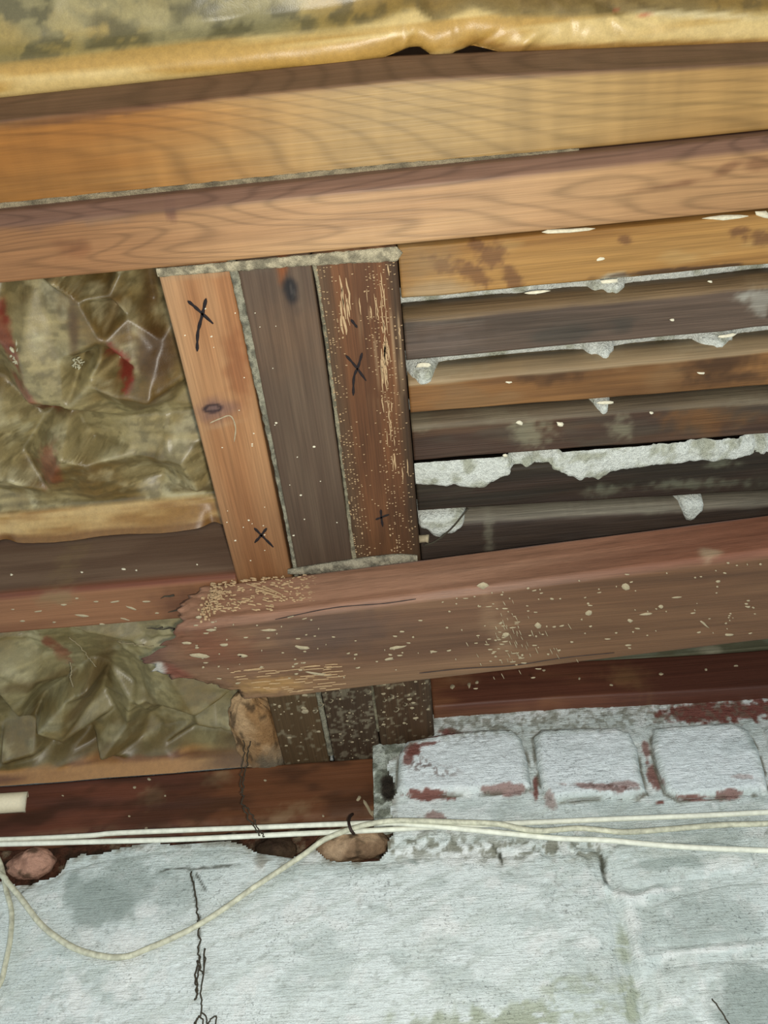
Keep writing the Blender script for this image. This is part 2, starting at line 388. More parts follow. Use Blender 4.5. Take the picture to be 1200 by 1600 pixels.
# plaster pushed down between the planks: one body above them with keys oozing through every gap
def deck_plaster():
    us = np.arange(0.013, 0.98, .003)
    for i in range(1, 6):
        a, b = edge(*lines[i]); sl = (b[1] - a[1]) / (b[0] - a[0]); g = gaps[i] + .004
        full = {4: 1.0, 1: .25, 2: .35, 3: .2, 5: .3}[i]
        lobes = {1: [(840, 30, .4), (955, 40, .5), (1060, 60, .25)], 2: [(660, 30, .8), (950, 30, .6), (1130, 40, .6)], 3: [(945, 20, .7), (1150, 60, .3)],
                 4: [(750, 34, 1.6), (925, 40, 1.9), (690, 40, .9), (1010, 60, .7), (1130, 60, .5), (640, 60, .4)], 5: [(690, 34, 2.2), (1085, 18, 2.0), (870, 50, .3)]}[i]
        vs = np.linspace(0, 1, 16)
        def f3(U, Vv, i=i, a=a, sl=sl, g=g, lobes=lobes, full=full):
            y0 = a[1] + sl * (U - a[0])
            P0 = np.stack([U, Vv * .02, 0 * U], 1)
            amp = np.zeros(len(U)) + (0.55 if i == 4 else 0)
            for px, wpx, am in lobes:
                c = at(px, np.interp(px, [640, 1200], [lines[i][0][1], lines[i][1][1]]) + 8, 'z', ZB)[0]
                amp += am * np.exp(-((U - c) / (wpx * .00078)) ** 2)
            amp *= 0.8 + 0.5 * (fbm(P0, 130, 1, 1, 3, i) - .3)
            over = amp * .013                                       # how far the key laps over the next plank
            drop = np.clip(amp, 0, 1)
            Y = y0 - .001 + Vv * (g + over)
            top = ZB + .040 - (.036 if i == 4 else .014) * drop - (.004 if i == 4 else 0)
            low = ZB - .0035 * np.clip(amp, 0, 1) + .002
            inside = sstep(0.0, 1.0, np.clip((Y - y0) / (gaps[i] * .9), 0, 1))
            Zv = top + (np.where(amp > .35, low, top) - top) * inside * np.clip((amp - .2) * 2, 0, 1)
            Zv += .003 * (fbm(np.stack([U, Y, 0 * U], 1), 160, seed=i) - .5) * (amp > .05)
            edge_ = sstep(.82, 1.0, Vv); Zv = Zv + edge_ * .006
            return np.stack([U, Y, Zv], 1)
        def cf(P, i=i):
            n = fbm(P, 60, seed=2); c = mixc(np.tile(C(236, 238, 226), (len(P), 1)), C(176, 176, 152), sstep(.5, .72, n) * .8)
            return c
        grid_sheet('plaster_key', us, vs, f3, M_PLA, cf, parent=ceil, kind='stuff', flip=True)
deck_plaster()
rd = random.Random(5)
k1 = flakes('plaster_flake', [(890, 360, 40, 3.5, -4), (1130, 340, 36, 4, -3), (1195, 336, 14, 6, 20), (938, 405, 8, 3, -5), (952, 440, 16, 3, -6), (835, 457, 22, 3, -5), (1110, 440, 4, 2, 0), (795, 597, 6, 2, 0), (1095, 583, 8, 2, 0), (1135, 525, 14, 3, -10), (660, 571, 12, 4, 0), (945, 629, 16, 3, -4), (812, 661, 5, 4, 0), (875, 663, 6, 4, 0), (1018, 645, 3, 2, 0), (790, 712, 4, 2, 0), (1050, 500, 4, 2, 0)], 'z', ZB, ceil, M_SPK, rd, .0016)

# ---------------------------------------------------------------- double header: two long joists
def t1_col(P):
    n = fbm(P, 2.5, 16, 8, 3, 3); n2 = fbm(P, 60, 8, 8, 2, 5)
    c = mixc(np.tile(C(184, 120, 52), (len(P), 1)), C(206, 168, 108), sstep(-.30, .02, P[:, 0] + .3 * (n - .5)))  # paler middle: the flash sheen on this joist is put into the colour
    c = mixc(c, C(196, 148, 80), .6 * sstep(.05, .4, P[:, 0])); c = mixc(c, C(200, 150, 86), .4 * sstep(.45, .7, n)); c *= (1 - .10 * n2)[:, None]
    side = sstep(.004, .012, .098 - P[:, 1] + .004 * (fbm(P, 20, 5, 5, 2, 8) - .5)) * 0
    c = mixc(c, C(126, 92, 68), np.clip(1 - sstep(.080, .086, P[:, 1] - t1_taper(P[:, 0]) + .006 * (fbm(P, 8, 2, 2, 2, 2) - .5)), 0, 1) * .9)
    c = mixc(c, C(110, 72, 48), np.clip(.55 * blob(P, 'z', .83, 160, 178, 170, 7, -8, .5, .5), 0, 1))
    return c
def jitter(amp, s, seed):
    def f(P, L):
        P[:, 2] += amp * (fbm(P, s, s * 3, s, 3, seed) - .5); P[:, 1] += amp * .8 * (fbm(P, s * .7, 1, 1, 2, seed + 1) - .5); return P
    return f
def t1_taper(x): return .055 * np.clip(x - .03, 0, .45)        # the joist is narrower towards the right
def t1_def(P, L):
    P[:, 1] += t1_taper(P[:, 0]) * np.clip((.1575 - P[:, 1]) / .084, 0, 1); return jitter(.002, 4, 3)(P, L)
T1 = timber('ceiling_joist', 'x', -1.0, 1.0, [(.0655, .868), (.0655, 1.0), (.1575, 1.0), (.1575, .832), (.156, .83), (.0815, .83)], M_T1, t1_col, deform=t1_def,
            label='long orange pine joist just below the top golden paper', cat='joist')
def t2_col(P):
    n = fbm(P, 5, 26, 8, 3, 13)
    c = mixc(np.tile(C(182, 140, 98), (len(P), 1)), C(198, 156, 110), sstep(.35, .65, n))
    c = mixc(c, C(148, 102, 64), .9 * (1 - sstep(-.35, -.02, P[:, 0]))); c = mixc(c, C(164, 120, 76), .6 * sstep(.1, .35, P[:, 0]))  # darker ends leave a paler middle, flash glare painted into the wood colour
    for a in [(1140, 262, 30, 8, -30), (1050, 290, 60, 5, -10), (1185, 255, 30, 12, 0)]: c = mixc(c, C(112, 72, 46), .5 * blob(P, 'z', .8, *a, .7, .8, 3, 60))
    c = mixc(c, C(112, 74, 58), .7 * blob(P, 'z', .8, 265, 325, 10, 22, -20, .6, .5)); c = mixc(c, C(132, 104, 84), .6 * blob(P, 'z', .8, 150, 340, 70, 12, -6, .8, .8))
    c = mixc(c, C(116, 84, 66), .5 * blob(P, 'z', .8, 60, 350, 70, 12, -6, .8, .8)); c = mixc(c, C(122, 74, 44), .45 * blob(P, 'z', .8, 115, 390, 28, 16, 0, .8, .8))
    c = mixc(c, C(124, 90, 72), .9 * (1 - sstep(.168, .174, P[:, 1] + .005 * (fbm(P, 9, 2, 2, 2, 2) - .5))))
    return c
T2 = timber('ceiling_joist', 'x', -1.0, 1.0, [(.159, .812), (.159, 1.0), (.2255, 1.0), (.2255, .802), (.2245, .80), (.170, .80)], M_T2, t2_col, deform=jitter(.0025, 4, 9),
            label='long brown pine joist with wavy grain touching the heads of the marked short joists', cat='joist')
# dusty line between the two joists
def dust_strip(name, pts, wd, th, base, **kw):
    """pts: 3D centreline; width list; ragged raised ribbon of dust or mortar facing down"""
    pts = spline(pts, 40); n = len(pts); V = []; Fc = []; K = 6
    for i, p in enumerate(pts):
        t = pts[min(i + 1, n - 1)] - pts[max(i - 1, 0)]; t /= np.linalg.norm(t); s = np.cross(t, -UP); s /= np.linalg.norm(s)
        ww = np.interp(i / n, np.linspace(0, 1, len(wd)), wd)
        q = np.array([p, p + 3]); nn = fbm(q, 190, seed=6); nl = fbm(q * 1.3 + 5, 120, seed=9)
        for k in range(K + 1):
            u = k / K * 2 - 1; prof = 1 - u * u
            o = ww / 2 * u * (0.75 + .6 * (nn[0] if u < 0 else nl[0]))
            V.append(p + s * o - UP * (th * prof ** .5 * (0.6 + .7 * vn(np.array([[i * .35, k * .9, 0]]), 3)[0])) )
        V.append(p + s * ww / 2 + UP * .003); V.append(p - s * ww / 2 + UP * .003)
    R_ = K + 3
    for i in range(n - 1):
        for k in range(R_):
            k2 = (k + 1) % R_; Fc.append([i * R_ + k, i * R_ + k2, (i + 1) * R_ + k2, (i + 1) * R_ + k])
    V = np.array(V); n_ = fbm(V, 150, seed=4); cc = mixc(np.tile(base, (len(V), 1)), base * .72, sstep(.4, .65, n_))
    return link(name, V, Fc, M_PLA, cc, **kw)
dust_strip('dust_line', [np.array([-.95, .1575, .830]), np.array([-.3, .1575, .830]), np.array([0, .1580, .830]), np.array([.2, .1585, .8305])], [.006, .007, .008, .003], .002, C(168, 152, 122),
           label='thin line of pale dust caught between the two long joists', cat='dust')

# ---------------------------------------------------------------- three short joists with crayon marks
def sj_end(P, L): P[:, 0] += .0015 * (fbm(P, 1, 7, 1, 3, 4) - .5); P[:, 2] += .0012 * (fbm(P, 30, 6, 1, 2, 7) - .5); return P
def short(x0, x1, y1, mat, cf, label):
    z0 = .80
    return timber('short_joist', 'y', .2265, y1, [(x0, z0 + .003), (x0 + .002, z0), (x1 - .002, z0), (x1, z0 + .003), (x1, 1.0), (x0, 1.0)], mat, cf, along=.0025, step=.0025, deform=sj_end, label=label, cat='joist')
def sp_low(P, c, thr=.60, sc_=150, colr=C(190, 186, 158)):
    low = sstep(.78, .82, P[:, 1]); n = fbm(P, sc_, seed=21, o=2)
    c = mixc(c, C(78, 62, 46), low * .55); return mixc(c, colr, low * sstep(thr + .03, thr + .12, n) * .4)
def s1c(P):
    n = fbm(P, 30, 5, 8, 3, 30); c = mixc(np.tile(C(176, 130, 88), (len(P), 1)), C(158, 108, 68), sstep(.35, .65, n))
    c = mixc(c, C(180, 142, 102), .7 * (1 - sstep(.0, .25, (P[:, 0] + .236) * 9 + (P[:, 1] - .3) * .5)))
    c = mixc(c, C(124, 66, 34), .5 * blob(P, 'z', .8, 372, 575, 22, 60, -8, .8, .6)); c = mixc(c, C(108, 70, 42), .5 * sstep(.42, .62, P[:, 1]))
    c = mixc(c, C(168, 134, 98), .75 * blob(P, 'z', .8, 300, 428, 70, 9, -4, .8, .6))
    c = mixc(c, C(126, 92, 78), .8 * blob(P, 'z', .8, 338, 642, 34, 22, -10, .7, .4)); c = mixc(c, C(172, 134, 98), .5 * blob(P, 'z', .8, 345, 664, 36, 5, -12, .6, .5))
    r = blob(P, 'z', .8, 332, 638, 17, 8, -6, .25, .1); r2 = blob(P, 'z', .8, 333, 638, 10, 3.5, -6, .3, .1)
    c = mixc(c, C(52, 36, 36), np.clip(r - r2, 0, 1) * .9); c = mixc(c, C(110, 84, 76), r2)
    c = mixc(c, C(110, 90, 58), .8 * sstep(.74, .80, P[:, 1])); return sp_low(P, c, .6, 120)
def s2c(P):
    n = fbm(P, 60, 5, 8, 3, 36); c = mixc(np.tile(C(92, 72, 56), (len(P), 1)), C(104, 84, 66), sstep(.35, .65, n))
    c = mixc(c, C(112, 86, 64), .8 * blob(P, 'z', .8, 450, 530, 60, 60, 60, .9, .5)); c = mixc(c, C(62, 48, 36), .6 * sstep(.45, .75, P[:, 1]))
    c = mixc(c, C(146, 78, 34), .8 * blob(P, 'z', .8, 441, 418, 10, 26, 0, .6, .4)); c = mixc(c, C(100, 86, 70), .6 * blob(P, 'z', .8, 400, 415, 30, 12, 0, .8, .5))
    c = mixc(c, C(30, 26, 26), .95 * blob(P, 'z', .8, 455, 456, 10, 30, -15, .8, .7)); c = mixc(c, C(120, 112, 102), .35 * blob(P, 'z', .8, 457, 456, 2.5, 12, -15, .5, .8, 5, 300))
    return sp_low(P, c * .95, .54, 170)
def s3c(P):
    n = fbm(P, 40, 5, 8, 3, 46); c = mixc(np.tile(C(92, 58, 34), (len(P), 1)), C(114, 72, 42), sstep(.35, .65, n))
    xs = P[:, 0]
    c = mixc(c, C(88, 68, 48), .8 * (1 - sstep(-.07, -.05, xs)) + .0 * n); c = mixc(c, C(56, 44, 30), .7 * sstep(-.006, .006, xs))
    c = mixc(c, C(68, 48, 28), .5 * sstep(.5, .7, P[:, 1])); c = mixc(c, C(148, 126, 98), .9 * blob(P, 'z', .8, 560, 400, 50, 9, -4, .6, .8, 4, 150))
    st = sstep(.56, .64, fbm(P, 260, 14, 1, 2, 77)) * (1 - sstep(.30, .45, P[:, 1])) * sstep(-.045, -.02, xs)
    c = mixc(c, C(168, 140, 106), st * .8)
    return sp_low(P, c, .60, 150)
J1 = short(-.236, -.1615, 1.04, M_SH, s1c, 'orange-brown short joist with two black crayon crosses and an oval knot')
J2 = short(-.1540, -.0772, 1.04, M_SH, s2c, 'plain grey-brown short joist with a dark knot, between the two crossed ones')
J3 = short(-.0755, .0115, 1.04, M_SH3, s3c, 'worm-eaten dark short joist with pale tick marks and a crayon cross')
def strokes(parent, lst, wd=.0032):
    for s in lst:
        pts = [at(a, b, 'z', .7995) for a, b in s]; pts = spline(pts, 6)
        V, Fc = flat_stroke(pts, wd, -UP, .0005); link('crayon_mark', V, Fc, M_INK, parent=parent)
strokes(J1, [[(293, 470), (308, 483), (333, 506)], [(322, 466), (316, 492), (309, 520), (308, 549)], [(397, 825), (410, 838), (427, 855)], [(417, 825), (407, 838), (398, 848)]])
strokes(J3, [[(540, 555), (555, 572), (572, 595)], [(566, 551), (560, 572), (553, 590), (552, 618)], [(587, 812), (597, 808), (608, 804)], [(595, 796), (596, 810), (598, 823)], [(548, 499), (558, 512)]], .0026)
V, Fc = flat_stroke(spline([at(a, b, 'z', .7995) for a, b in [(328, 661), (342, 655), (360, 650), (368, 668), (366, 690)]], 6), .0014, -UP, .0004); link('knot_crack', V, Fc, M_SPD, parent=J1)
# small torn tick marks of the gang saw on the worn joist
rd = random.Random(11); gs = []
def tick(x, y, s):
    a0 = rd.uniform(-.3, .3); pts = []
    for k in range(4):
        a = math.pi * (0.15 + .7 * k / 3) + a0; pts.append(np.array([x + s * math.cos(a) * 1.0, y + s * .7 * math.sin(a), .7995]))
    gs.append(flat_stroke(pts, s * .55, -UP, .0005))
for _ in range(900):
    y = rd.uniform(.24, .635); u = rd.random(); f = (y - .24) / .4
    if rd.random() < .62: x = -.0745 + abs(rd.gauss(0, .009 + .010 * f)) if rd.random() < .45 + .35 * f else None
    else: x = rd.gauss(-.012, .014)
    if x is None: x = -.02 + rd.gauss(0, .018)
    if x < -.074 or x > .0095: continue
    x = round(x / .0036) * .0036 + rd.uniform(-.0004, .0004)
    if x < -.0742: continue
    if rd.random() < .25 * (1 - abs(x + .035) / .04): continue
    if -.052 < x < -.026 and rd.random() < .8: continue
    tick(x, y, rd.uniform(.0008, .0013))
V, Fc = merge(gs); link('saw_tick', V, Fc, M_TICK, parent=J3, kind='stuff')
gs = []
for _ in range(34):
    y = rd.uniform(.24, .5); x = rd.gauss(-.010, .008); ln = rd.uniform(.006, .03)
    if x > .008: x = .007
    gs.append(flat_stroke([np.array([x + rd.uniform(-.0006, .0006), y + ln * k / 4, .7995]) for k in range(5)], rd.uniform(.0006, .0013), -UP, .0004))
for px, py, l, ww in [(538, 470, 50, 9), (536, 495, 30, 12), (600, 575, 60, 5), (604, 545, 40, 5), (640, 640, 50, 5)]:
    for q in range(4):
        c = at(px + rd.uniform(-ww, ww), py + rd.uniform(-15, 15), 'z', .7995)
        if c[0] > .009: continue
        gs.append(flat_stroke([c + EY * (l * .0007 * (k / 4 - .5)) + EX * rd.uniform(-.001, .001) for k in range(5)], rd.uniform(.0012, .0026), -UP, .0005))
V, Fc = merge(gs); link('torn_splinter', V, Fc, M_TICK, parent=J3, kind='stuff')
# flaked paint on the lower stretch of each, and single specks above
def spatter(parent, xr, yr, n, smin, smax, mat=M_SPD, z=.7995, long=1.4, seed=1, name='paint_speck', k='z'):
    r_ = random.Random(seed); g_ = []
    for _ in range(n):
        s = smin + (smax - smin) * r_.random() ** 3
        c = np.array([r_.uniform(*xr), r_.uniform(*yr), z]) if k == 'z' else np.array([r_.uniform(*xr), z, r_.uniform(*yr)])
        g_.append(flake(c, EX, EY if k == 'z' else UP, -UP if k == 'z' else -EY, s * long, s, .0004, r_, 7))
    V, Fc = merge(g_); return link(name, V, Fc, mat, parent=parent, kind='stuff')
spatter(J1, (-.23, -.165), (.79, 1.03), 34, .001, .006, seed=2); spatter(J2, (-.152, -.083), (.79, 1.03), 90, .0005, .0022, seed=3); spatter(J3, (-.073, .008), (.78, .96), 80, .0005, .003, seed=4)
spatter(J1, (-.23, -.165), (.26, .63), 22, .0006, .0014, M_SPK, seed=6); spatter(J2, (-.152, -.083), (.26, .63), 14, .0006, .0014, M_SPK, seed=7)

# mortar between the short joists and along their ends
def mline(pts, k='z', v=.8): return [at(a, b, k, v) for a, b in pts]
dust_strip('mortar_seam', mline([(361, 408), (378, 480), (402, 590), (425, 700), (447, 810), (461, 888)], v=.8015) + [np.array([-.158, .80, .8015]), np.array([-.1580, 1.02, .8015])], [.0085, .009, .009, .006, .005, .0055, .007, .008], .002, C(168, 162, 138),
           label='pale mortar seam between the orange crossed joist and the plain grey one', cat='mortar', group='mortar seams between short joists')
dust_strip('mortar_seam', mline([(490, 402), (503, 480), (522, 620), (540, 760), (555, 880)], v=.8015) + [np.array([-.0765, .80, .8015]), np.array([-.0765, .97, .8015])], [.006, .004, .005, .005, .007, .004, .005], .002, C(160, 150, 122),
           label='pale mortar seam between the plain grey joist and the worm-eaten one', cat='mortar', group='mortar seams between short joists')
dust_strip('dust_ledge', [np.array([-.236, .2295, .7985]), np.array([-.1, .2315, .7985]), np.array([.0, .2335, .7985]), np.array([.010, .2335, .7985])], [.008, .010, .014, .012], .0012, C(196, 182, 150),
           label='pale dust ledge along the heads of the short joists', cat='dust')
dust_strip('mortar_fillet', [np.array([-.165, .634, .797]), np.array([-.12, .634, .797]), np.array([-.06, .631, .797]), np.array([-.02, .629, .797]), np.array([.007, .630, .797])], [.006, .015, .018, .016, .008], .004, C(170, 160, 136),
           label='crumbly mortar fillet on the upper edge of the broken beam', cat='mortar')

# ---------------------------------------------------------------- joist on the left, butting against the crossed short joist
def lj_col(P):
    n = fbm(P, 5, 40, 20, 3, 50); c = mixc(np.tile(C(150, 104, 72), (len(P), 1)), C(132, 88, 60), sstep(.35, .65, n))
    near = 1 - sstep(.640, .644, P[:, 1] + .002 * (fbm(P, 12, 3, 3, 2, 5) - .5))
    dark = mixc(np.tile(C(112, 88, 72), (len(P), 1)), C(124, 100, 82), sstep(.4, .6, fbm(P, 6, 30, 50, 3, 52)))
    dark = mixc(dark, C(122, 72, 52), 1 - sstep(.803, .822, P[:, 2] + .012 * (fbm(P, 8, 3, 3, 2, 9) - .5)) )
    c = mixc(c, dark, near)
    c = mixc(c, C(140, 118, 84), .6 * blob(P, 'z', .8, 90, 935, 30, 14, 0, .8, .9)); c = mixc(c, C(84, 54, 44), .4 * blob(P, 'z', .8, 290, 945, 60, 24, 0, .8, .6)); return c
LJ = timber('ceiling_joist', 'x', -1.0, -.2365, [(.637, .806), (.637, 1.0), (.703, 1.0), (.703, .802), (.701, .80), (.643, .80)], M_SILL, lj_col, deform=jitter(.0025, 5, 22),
            label='reddish joist at the left running behind the broken beam end, between two brown paper batts', cat='joist')
rd = random.Random(3)
flakes('paint_speck', [(rd.uniform(0, 260), 0, rd.uniform(2, 8), rd.uniform(.8, 2), -12) for _ in range(0)] + [(60, 955, 8, 1.5, -5), (130, 962, 14, 2, 6), (205, 950, 10, 1.6, 20), (100, 945, 6, 1.5, 0), (180, 940, 8, 1.4, -8), (228, 940, 7, 1.4, 0), (160, 975, 5, 1.5, 0), (35, 970, 5, 1.5, 0), (85, 972, 4, 1.2, 0), (150, 940, 5, 1, 0), (195, 967, 9, 1.2, 15), (20, 952, 4, 1.2, 0), (120, 935, 3, 1.5, 0), (245, 958, 4, 1.2, 0)], 'z', .80, LJ, M_SPD, rd)
flakes('paint_speck', [(18, 898, 3, 2, 0), (128, 894, 2.5, 1.5, 0), (193, 889, 4, 2, 0), (213, 891, 2, 1.5, 0), (308, 882, 2, 1.2, 0)], 'y', .6368, LJ, M_SPK, rd)

# ---------------------------------------------------------------- the broken beam slung under the short joists
ZQ = .72
def by(x): return .630 - .055 * x                              # near edge of the beam's underside
def br_def(P, L):
    x0 = np.full(len(P), 0.0); y = P[:, 1]; z = P[:, 2]
    xe = np.interp(y, [0, .02, .045, .075, .095, .115, .135, .150], [-.305, -.330, -.345, -.350, -.318, -.275, -.240, -.224])
    top = sstep(.735, .80, z); xe = xe * (1 - top) + (-.27 + .0 * y) * top * 1.0
    jag = (fbm(np.stack([y * 0, y, z], 1), 1, 60, 60, 3, 6) - .5) * .05 + (fbm(np.stack([y * 0, y, z], 1), 1, 240, 240, 2, 16) - .5) * .02
    xe = xe + jag
    X = xe + (P[:, 0] - 0.0) * 1.0 * (1.0 - xe) / 1.0
    P[:, 0] = X
    P[:, 1] = by(X) + y
    f = np.exp(-(X - xe) / .05)
    P[:, 1] += f * .008 * (fbm(P, 90, 60, 90, 3, 8) - .5); P[:, 2] += f * .012 * (fbm(P, 60, 90, 30, 3, 12) - .3) + .003 * (fbm(P, 4, 30, 1, 3, 60) - .5)
    # worn hollow on the near upper arris close to the break
    P[:, 2] += .0015 * (fbm(P, 14, 90, 1, 3, 61) - .5)
    return P
def br_end(R_, e, r):
    if e == 0: R_[:, 0] += .020 * (fbm(R_, 120, seed=5) - .5) + .012 * (1 - r)
    return R_
def br_col(P):
    x, y, z = P.T; n = fbm(P, 4, 45, 30, 3, 70)
    c = mixc(np.tile(C(132, 98, 72), (len(P), 1)), C(112, 80, 58), sstep(.35, .65, n))
    yy = y - by(x)
    c = mixc(c, C(128, 98, 70), .75 * sstep(.095, .15, yy + .02 * (n - .5)) * (1 - sstep(.15, .3, x)))
    c = mixc(c, C(104, 72, 46), .6 * sstep(.05, .25, x)); c = mixc(c, C(84, 66, 58), .6 * blob(P, 'z', ZQ, 520, 985, 110, 40, -6, .9, .5)); c = mixc(c, C(120, 66, 44), .5 * blob(P, 'z', ZQ, 330, 1010, 70, 30, 10, .9, .6))
    near = 1 - sstep(.003, .010, yy + .006 * (fbm(P, 10, 2, 2, 2, 71) - .5))
    face = mixc(np.tile(C(166, 124, 98), (len(P), 1)), C(146, 106, 82), sstep(.4, .62, fbm(P, 4, 3, 70, 3, 72)))
    face = mixc(face, C(120, 70, 50), .6 * sstep(.1, .4, x)); c = mixc(c, face, near)
    c = mixc(c, C(116, 98, 92), near * sstep(.789, .794, z + .004 * (fbm(P, 20, 1, 1, 2, 7) - .5)) * sstep(-.16, -.1, x))   # grey upper arris: the lit chamfer is put into the colour
    br = 1 - sstep(.0, .055, x + .355 + .02 * (fbm(P, 40, seed=7) - .5)); c = mixc(c, C(92, 62, 52), br * .8)
    c = mixc(c, C(124, 68, 52), .7 * blob(P, 'z', ZQ, 278, 1052, 32, 9, 22, .5, .6)); c = mixc(c, C(186, 182, 170), .95 * blob(P, 'z', ZQ, 246, 1048, 12, 12, 0, .4, .4)); c = mixc(c, C(176, 136, 84), .85 * blob(P, 'z', ZQ, 420, 1072, 60, 15, -4, .7, .7, 5, 120))
    c = mixc(c, C(176, 146, 112), .45 * blob(P, 'z', ZQ, 780, 985, 22, 45, -25, .9, .9, 5, 80)); c = mixc(c, C(172, 150, 120), .8 * blob(P, 'y', .62, 1105, 874, 22, 8, 0, .7, .7))
    return c
BR = timber('broken_beam', 'x', 0, 1.0, [(.0, .728, .0025), (.0, .792, .0025), (.006, .7995, .003), (.148, .7995, .02), (.150, .795, .02), (.150, .724, .002), (.146, ZQ, .0025), (.008, ZQ, .003)], M_BR, br_col, along=.0028, deform=br_def, ends=br_end,
            label='heavy scarred beam with a splintered broken end, slung across under the short joists', cat='beam')
rd = random.Random(9)
sp = [(470, 1012, 12, 3, 8), (380, 1025, 10, 3, 5), (495, 1053, 22, 2, 8), (620, 1012, 14, 2, -10), (608, 1030, 8, 2, -8), (755, 916, 9, 5, 0), (978, 917, 7, 5, 0), (985, 970, 4, 3, 0), (310, 1025, 18, 4, 6), (292, 1005, 8, 2, 0), (350, 1008, 6, 2, 0), (330, 985, 8, 2, 0), (420, 985, 12, 1.6, 0), (790, 993, 6, 4, 0), (840, 978, 6, 5, 0), (1010, 960, 10, 2, -5), (1058, 933, 10, 1.6, -5), (1122, 909, 4, 2, 0), (1033, 948, 4, 3, 0), (1100, 975, 10, 1.6, 40), (1140, 992, 8, 2, 0), (920, 958, 6, 4, 0), (310, 965, 5, 2, 0)]
sp += [(rd.uniform(300, 1190), 0, rd.uniform(1.5, 6) * rd.random() + .8, rd.uniform(.5, 1.4), rd.uniform(-14, 6)) for _ in range(170)]
out = []
for s in sp:
    px, py, a, b, an = s
    lo_, hi = np.interp(px, [400, 700, 1200], [970, 935, 868]), np.interp(px, [300, 400, 700, 1200], [1050, 1082, 1040, 992])
    if py == 0: py = rd.uniform(lo_, hi)
    out.append((px, py, a, b, an))
flakes('paint_speck', out, 'z', ZQ - .0008, BR, M_SPD, rd, .0006)
sp = [(800 + rd.gauss(0, 35), 1000 + rd.gauss(0, 28), rd.uniform(2, 6), rd.uniform(.4, .8), rd.choice([60, 65, 70, -5, 0])) for _ in range(90)]
flakes('scratch', sp, 'z', ZQ - .0008, BR, M_SPD, rd, .0004)
# pale broken fibres at the break
gs = []
for _ in range(60):
    px = rd.uniform(345, 520); py = rd.uniform(1045, 1086) - (px - 400) * .07
    if px < 400 and py > 1050 + (px - 345) * .6: continue
    c = at(px, py, 'z', ZQ - .001); ln = rd.uniform(.006, .028)
    gs.append(flat_stroke([c + EX * ln * (k / 3) + EY * rd.uniform(-.0005, .0005) for k in range(4)], rd.uniform(.0003, .0009), -UP, .0008))
V, Fc = merge(gs); link('torn_splinter', V, Fc, M_TICK, parent=BR, kind='stuff')
# worm-gnawed pale fibres on its near face at the break
gs = []
for _ in range(360):
    u = rd.random() ** 1.4; px = 330 + 230 * u; py = rd.uniform(898, 955) if px < 430 else rd.uniform(898, 940)
    c = at(px, py, 'y', by(-.15) - .0005); 
    if not (.728 < c[2] < .795): continue
    s = rd.uniform(.0004, .0011) * (1.5 - u * .8)
    gs.append(flake(c, EX + UP * rd.uniform(-.5, .2), UP, -EY, s * rd.uniform(1.5, 4.5), s * .8, .0008, rd, 6))
for _ in range(90):
    t = rd.random(); px = 318 + 24 * t + rd.gauss(0, 6); py = 962 - 45 * t + rd.gauss(0, 6)
    gs.append(flake(at(px, py, 'y', by(-.24) - .001), EX, UP, -EY, rd.uniform(.001, .0028), rd.uniform(.001, .002), .002, rd, 6))
V, Fc = merge(gs); link('gnawed_fibre', V, Fc, M_TICK, parent=BR, kind='stuff')
gs = []
for px, py, dx, dy in [(385, 912, 44, 14), (400, 920, 40, 14), (410, 915, 30, 14)]:
    gs.append(flat_stroke([at(px + dx * k / 4, py + dy * k / 4, 'y', by(-.17) - .0012) for k in range(5)], .0016, -EY, .001))
V, Fc = merge(gs); link('pale_splinter', V, Fc, M_TICK, parent=BR, kind='stuff'); gs = []
for _ in range(16):            # dark splinters standing out of the broken end
    c = np.array([-.335 + rd.uniform(0, .06), by(-.33) + rd.uniform(-.002, .12), rd.uniform(.725, .79)]); ln = rd.uniform(.01, .03)
    gs.append(tube_geo([c + np.array([-ln * k / 3, rd.uniform(-.002, .002), rd.uniform(-.002, .002)]) for k in range(4)], .002, 5, [.0016, .0013, .0009, .0003]))
V, Fc = merge(gs); link('dark_splinter', V, Fc, M_ROOT, parent=BR, kind='stuff')
# hairline checks in the underside
for pts in [[(655, 1052), (720, 1045), (800, 1040), (880, 1028), (960, 1020)], [(430, 968), (520, 950), (600, 943), (650, 936)]]:
    V, Fc = flat_stroke(spline([at(a, b, 'z', ZQ - .0006) for a, b in pts], 8), .0012, -UP, .0003); link('drying_crack', V, Fc, M_NAIL, parent=BR)

# ---------------------------------------------------------------- plates lying on the wall
def sill_col(P):
    n = fbm(P, 6, 30, 40, 3, 80); c = mixc(np.tile(C(118, 70, 52), (len(P), 1)), C(102, 62, 48), sstep(.35, .65, n))
    c = mixc(c, C(118, 76, 46), .7 * sstep(-.42, -.3, P[:, 0])); c = mixc(c, C(140, 92, 60), .6 * sstep(.775, .80, P[:, 2]) * sstep(-.42, -.3, P[:, 0]))
    c = mixc(c, C(132, 94, 68), .75 * (1 - sstep(.700, .715, P[:, 2] + .02 * (fbm(P, 30, seed=81) - .5))) * sstep(.42, .6, fbm(P, 80, seed=82) + .1))
    for a in [(235, 1245, 22, 16), (340, 1215, 22, 14), (440, 1275, 50, 14), (595, 1270, 18, 16)]: c = mixc(c, C(150, 124, 92), .65 * blob(P, 'y', 1.03, *a, -20, .8, 1.1, 6, 110))
    c = mixc(c, C(150, 84, 44), .6 * blob(P, 'y', 1.03, 590, 1245, 10, 40, 0, .8, .5)); c = mixc(c, C(60, 40, 28), .5 * sstep(.45, .7, fbm(P, 14, 30, 30, 3, 84)))
    return c
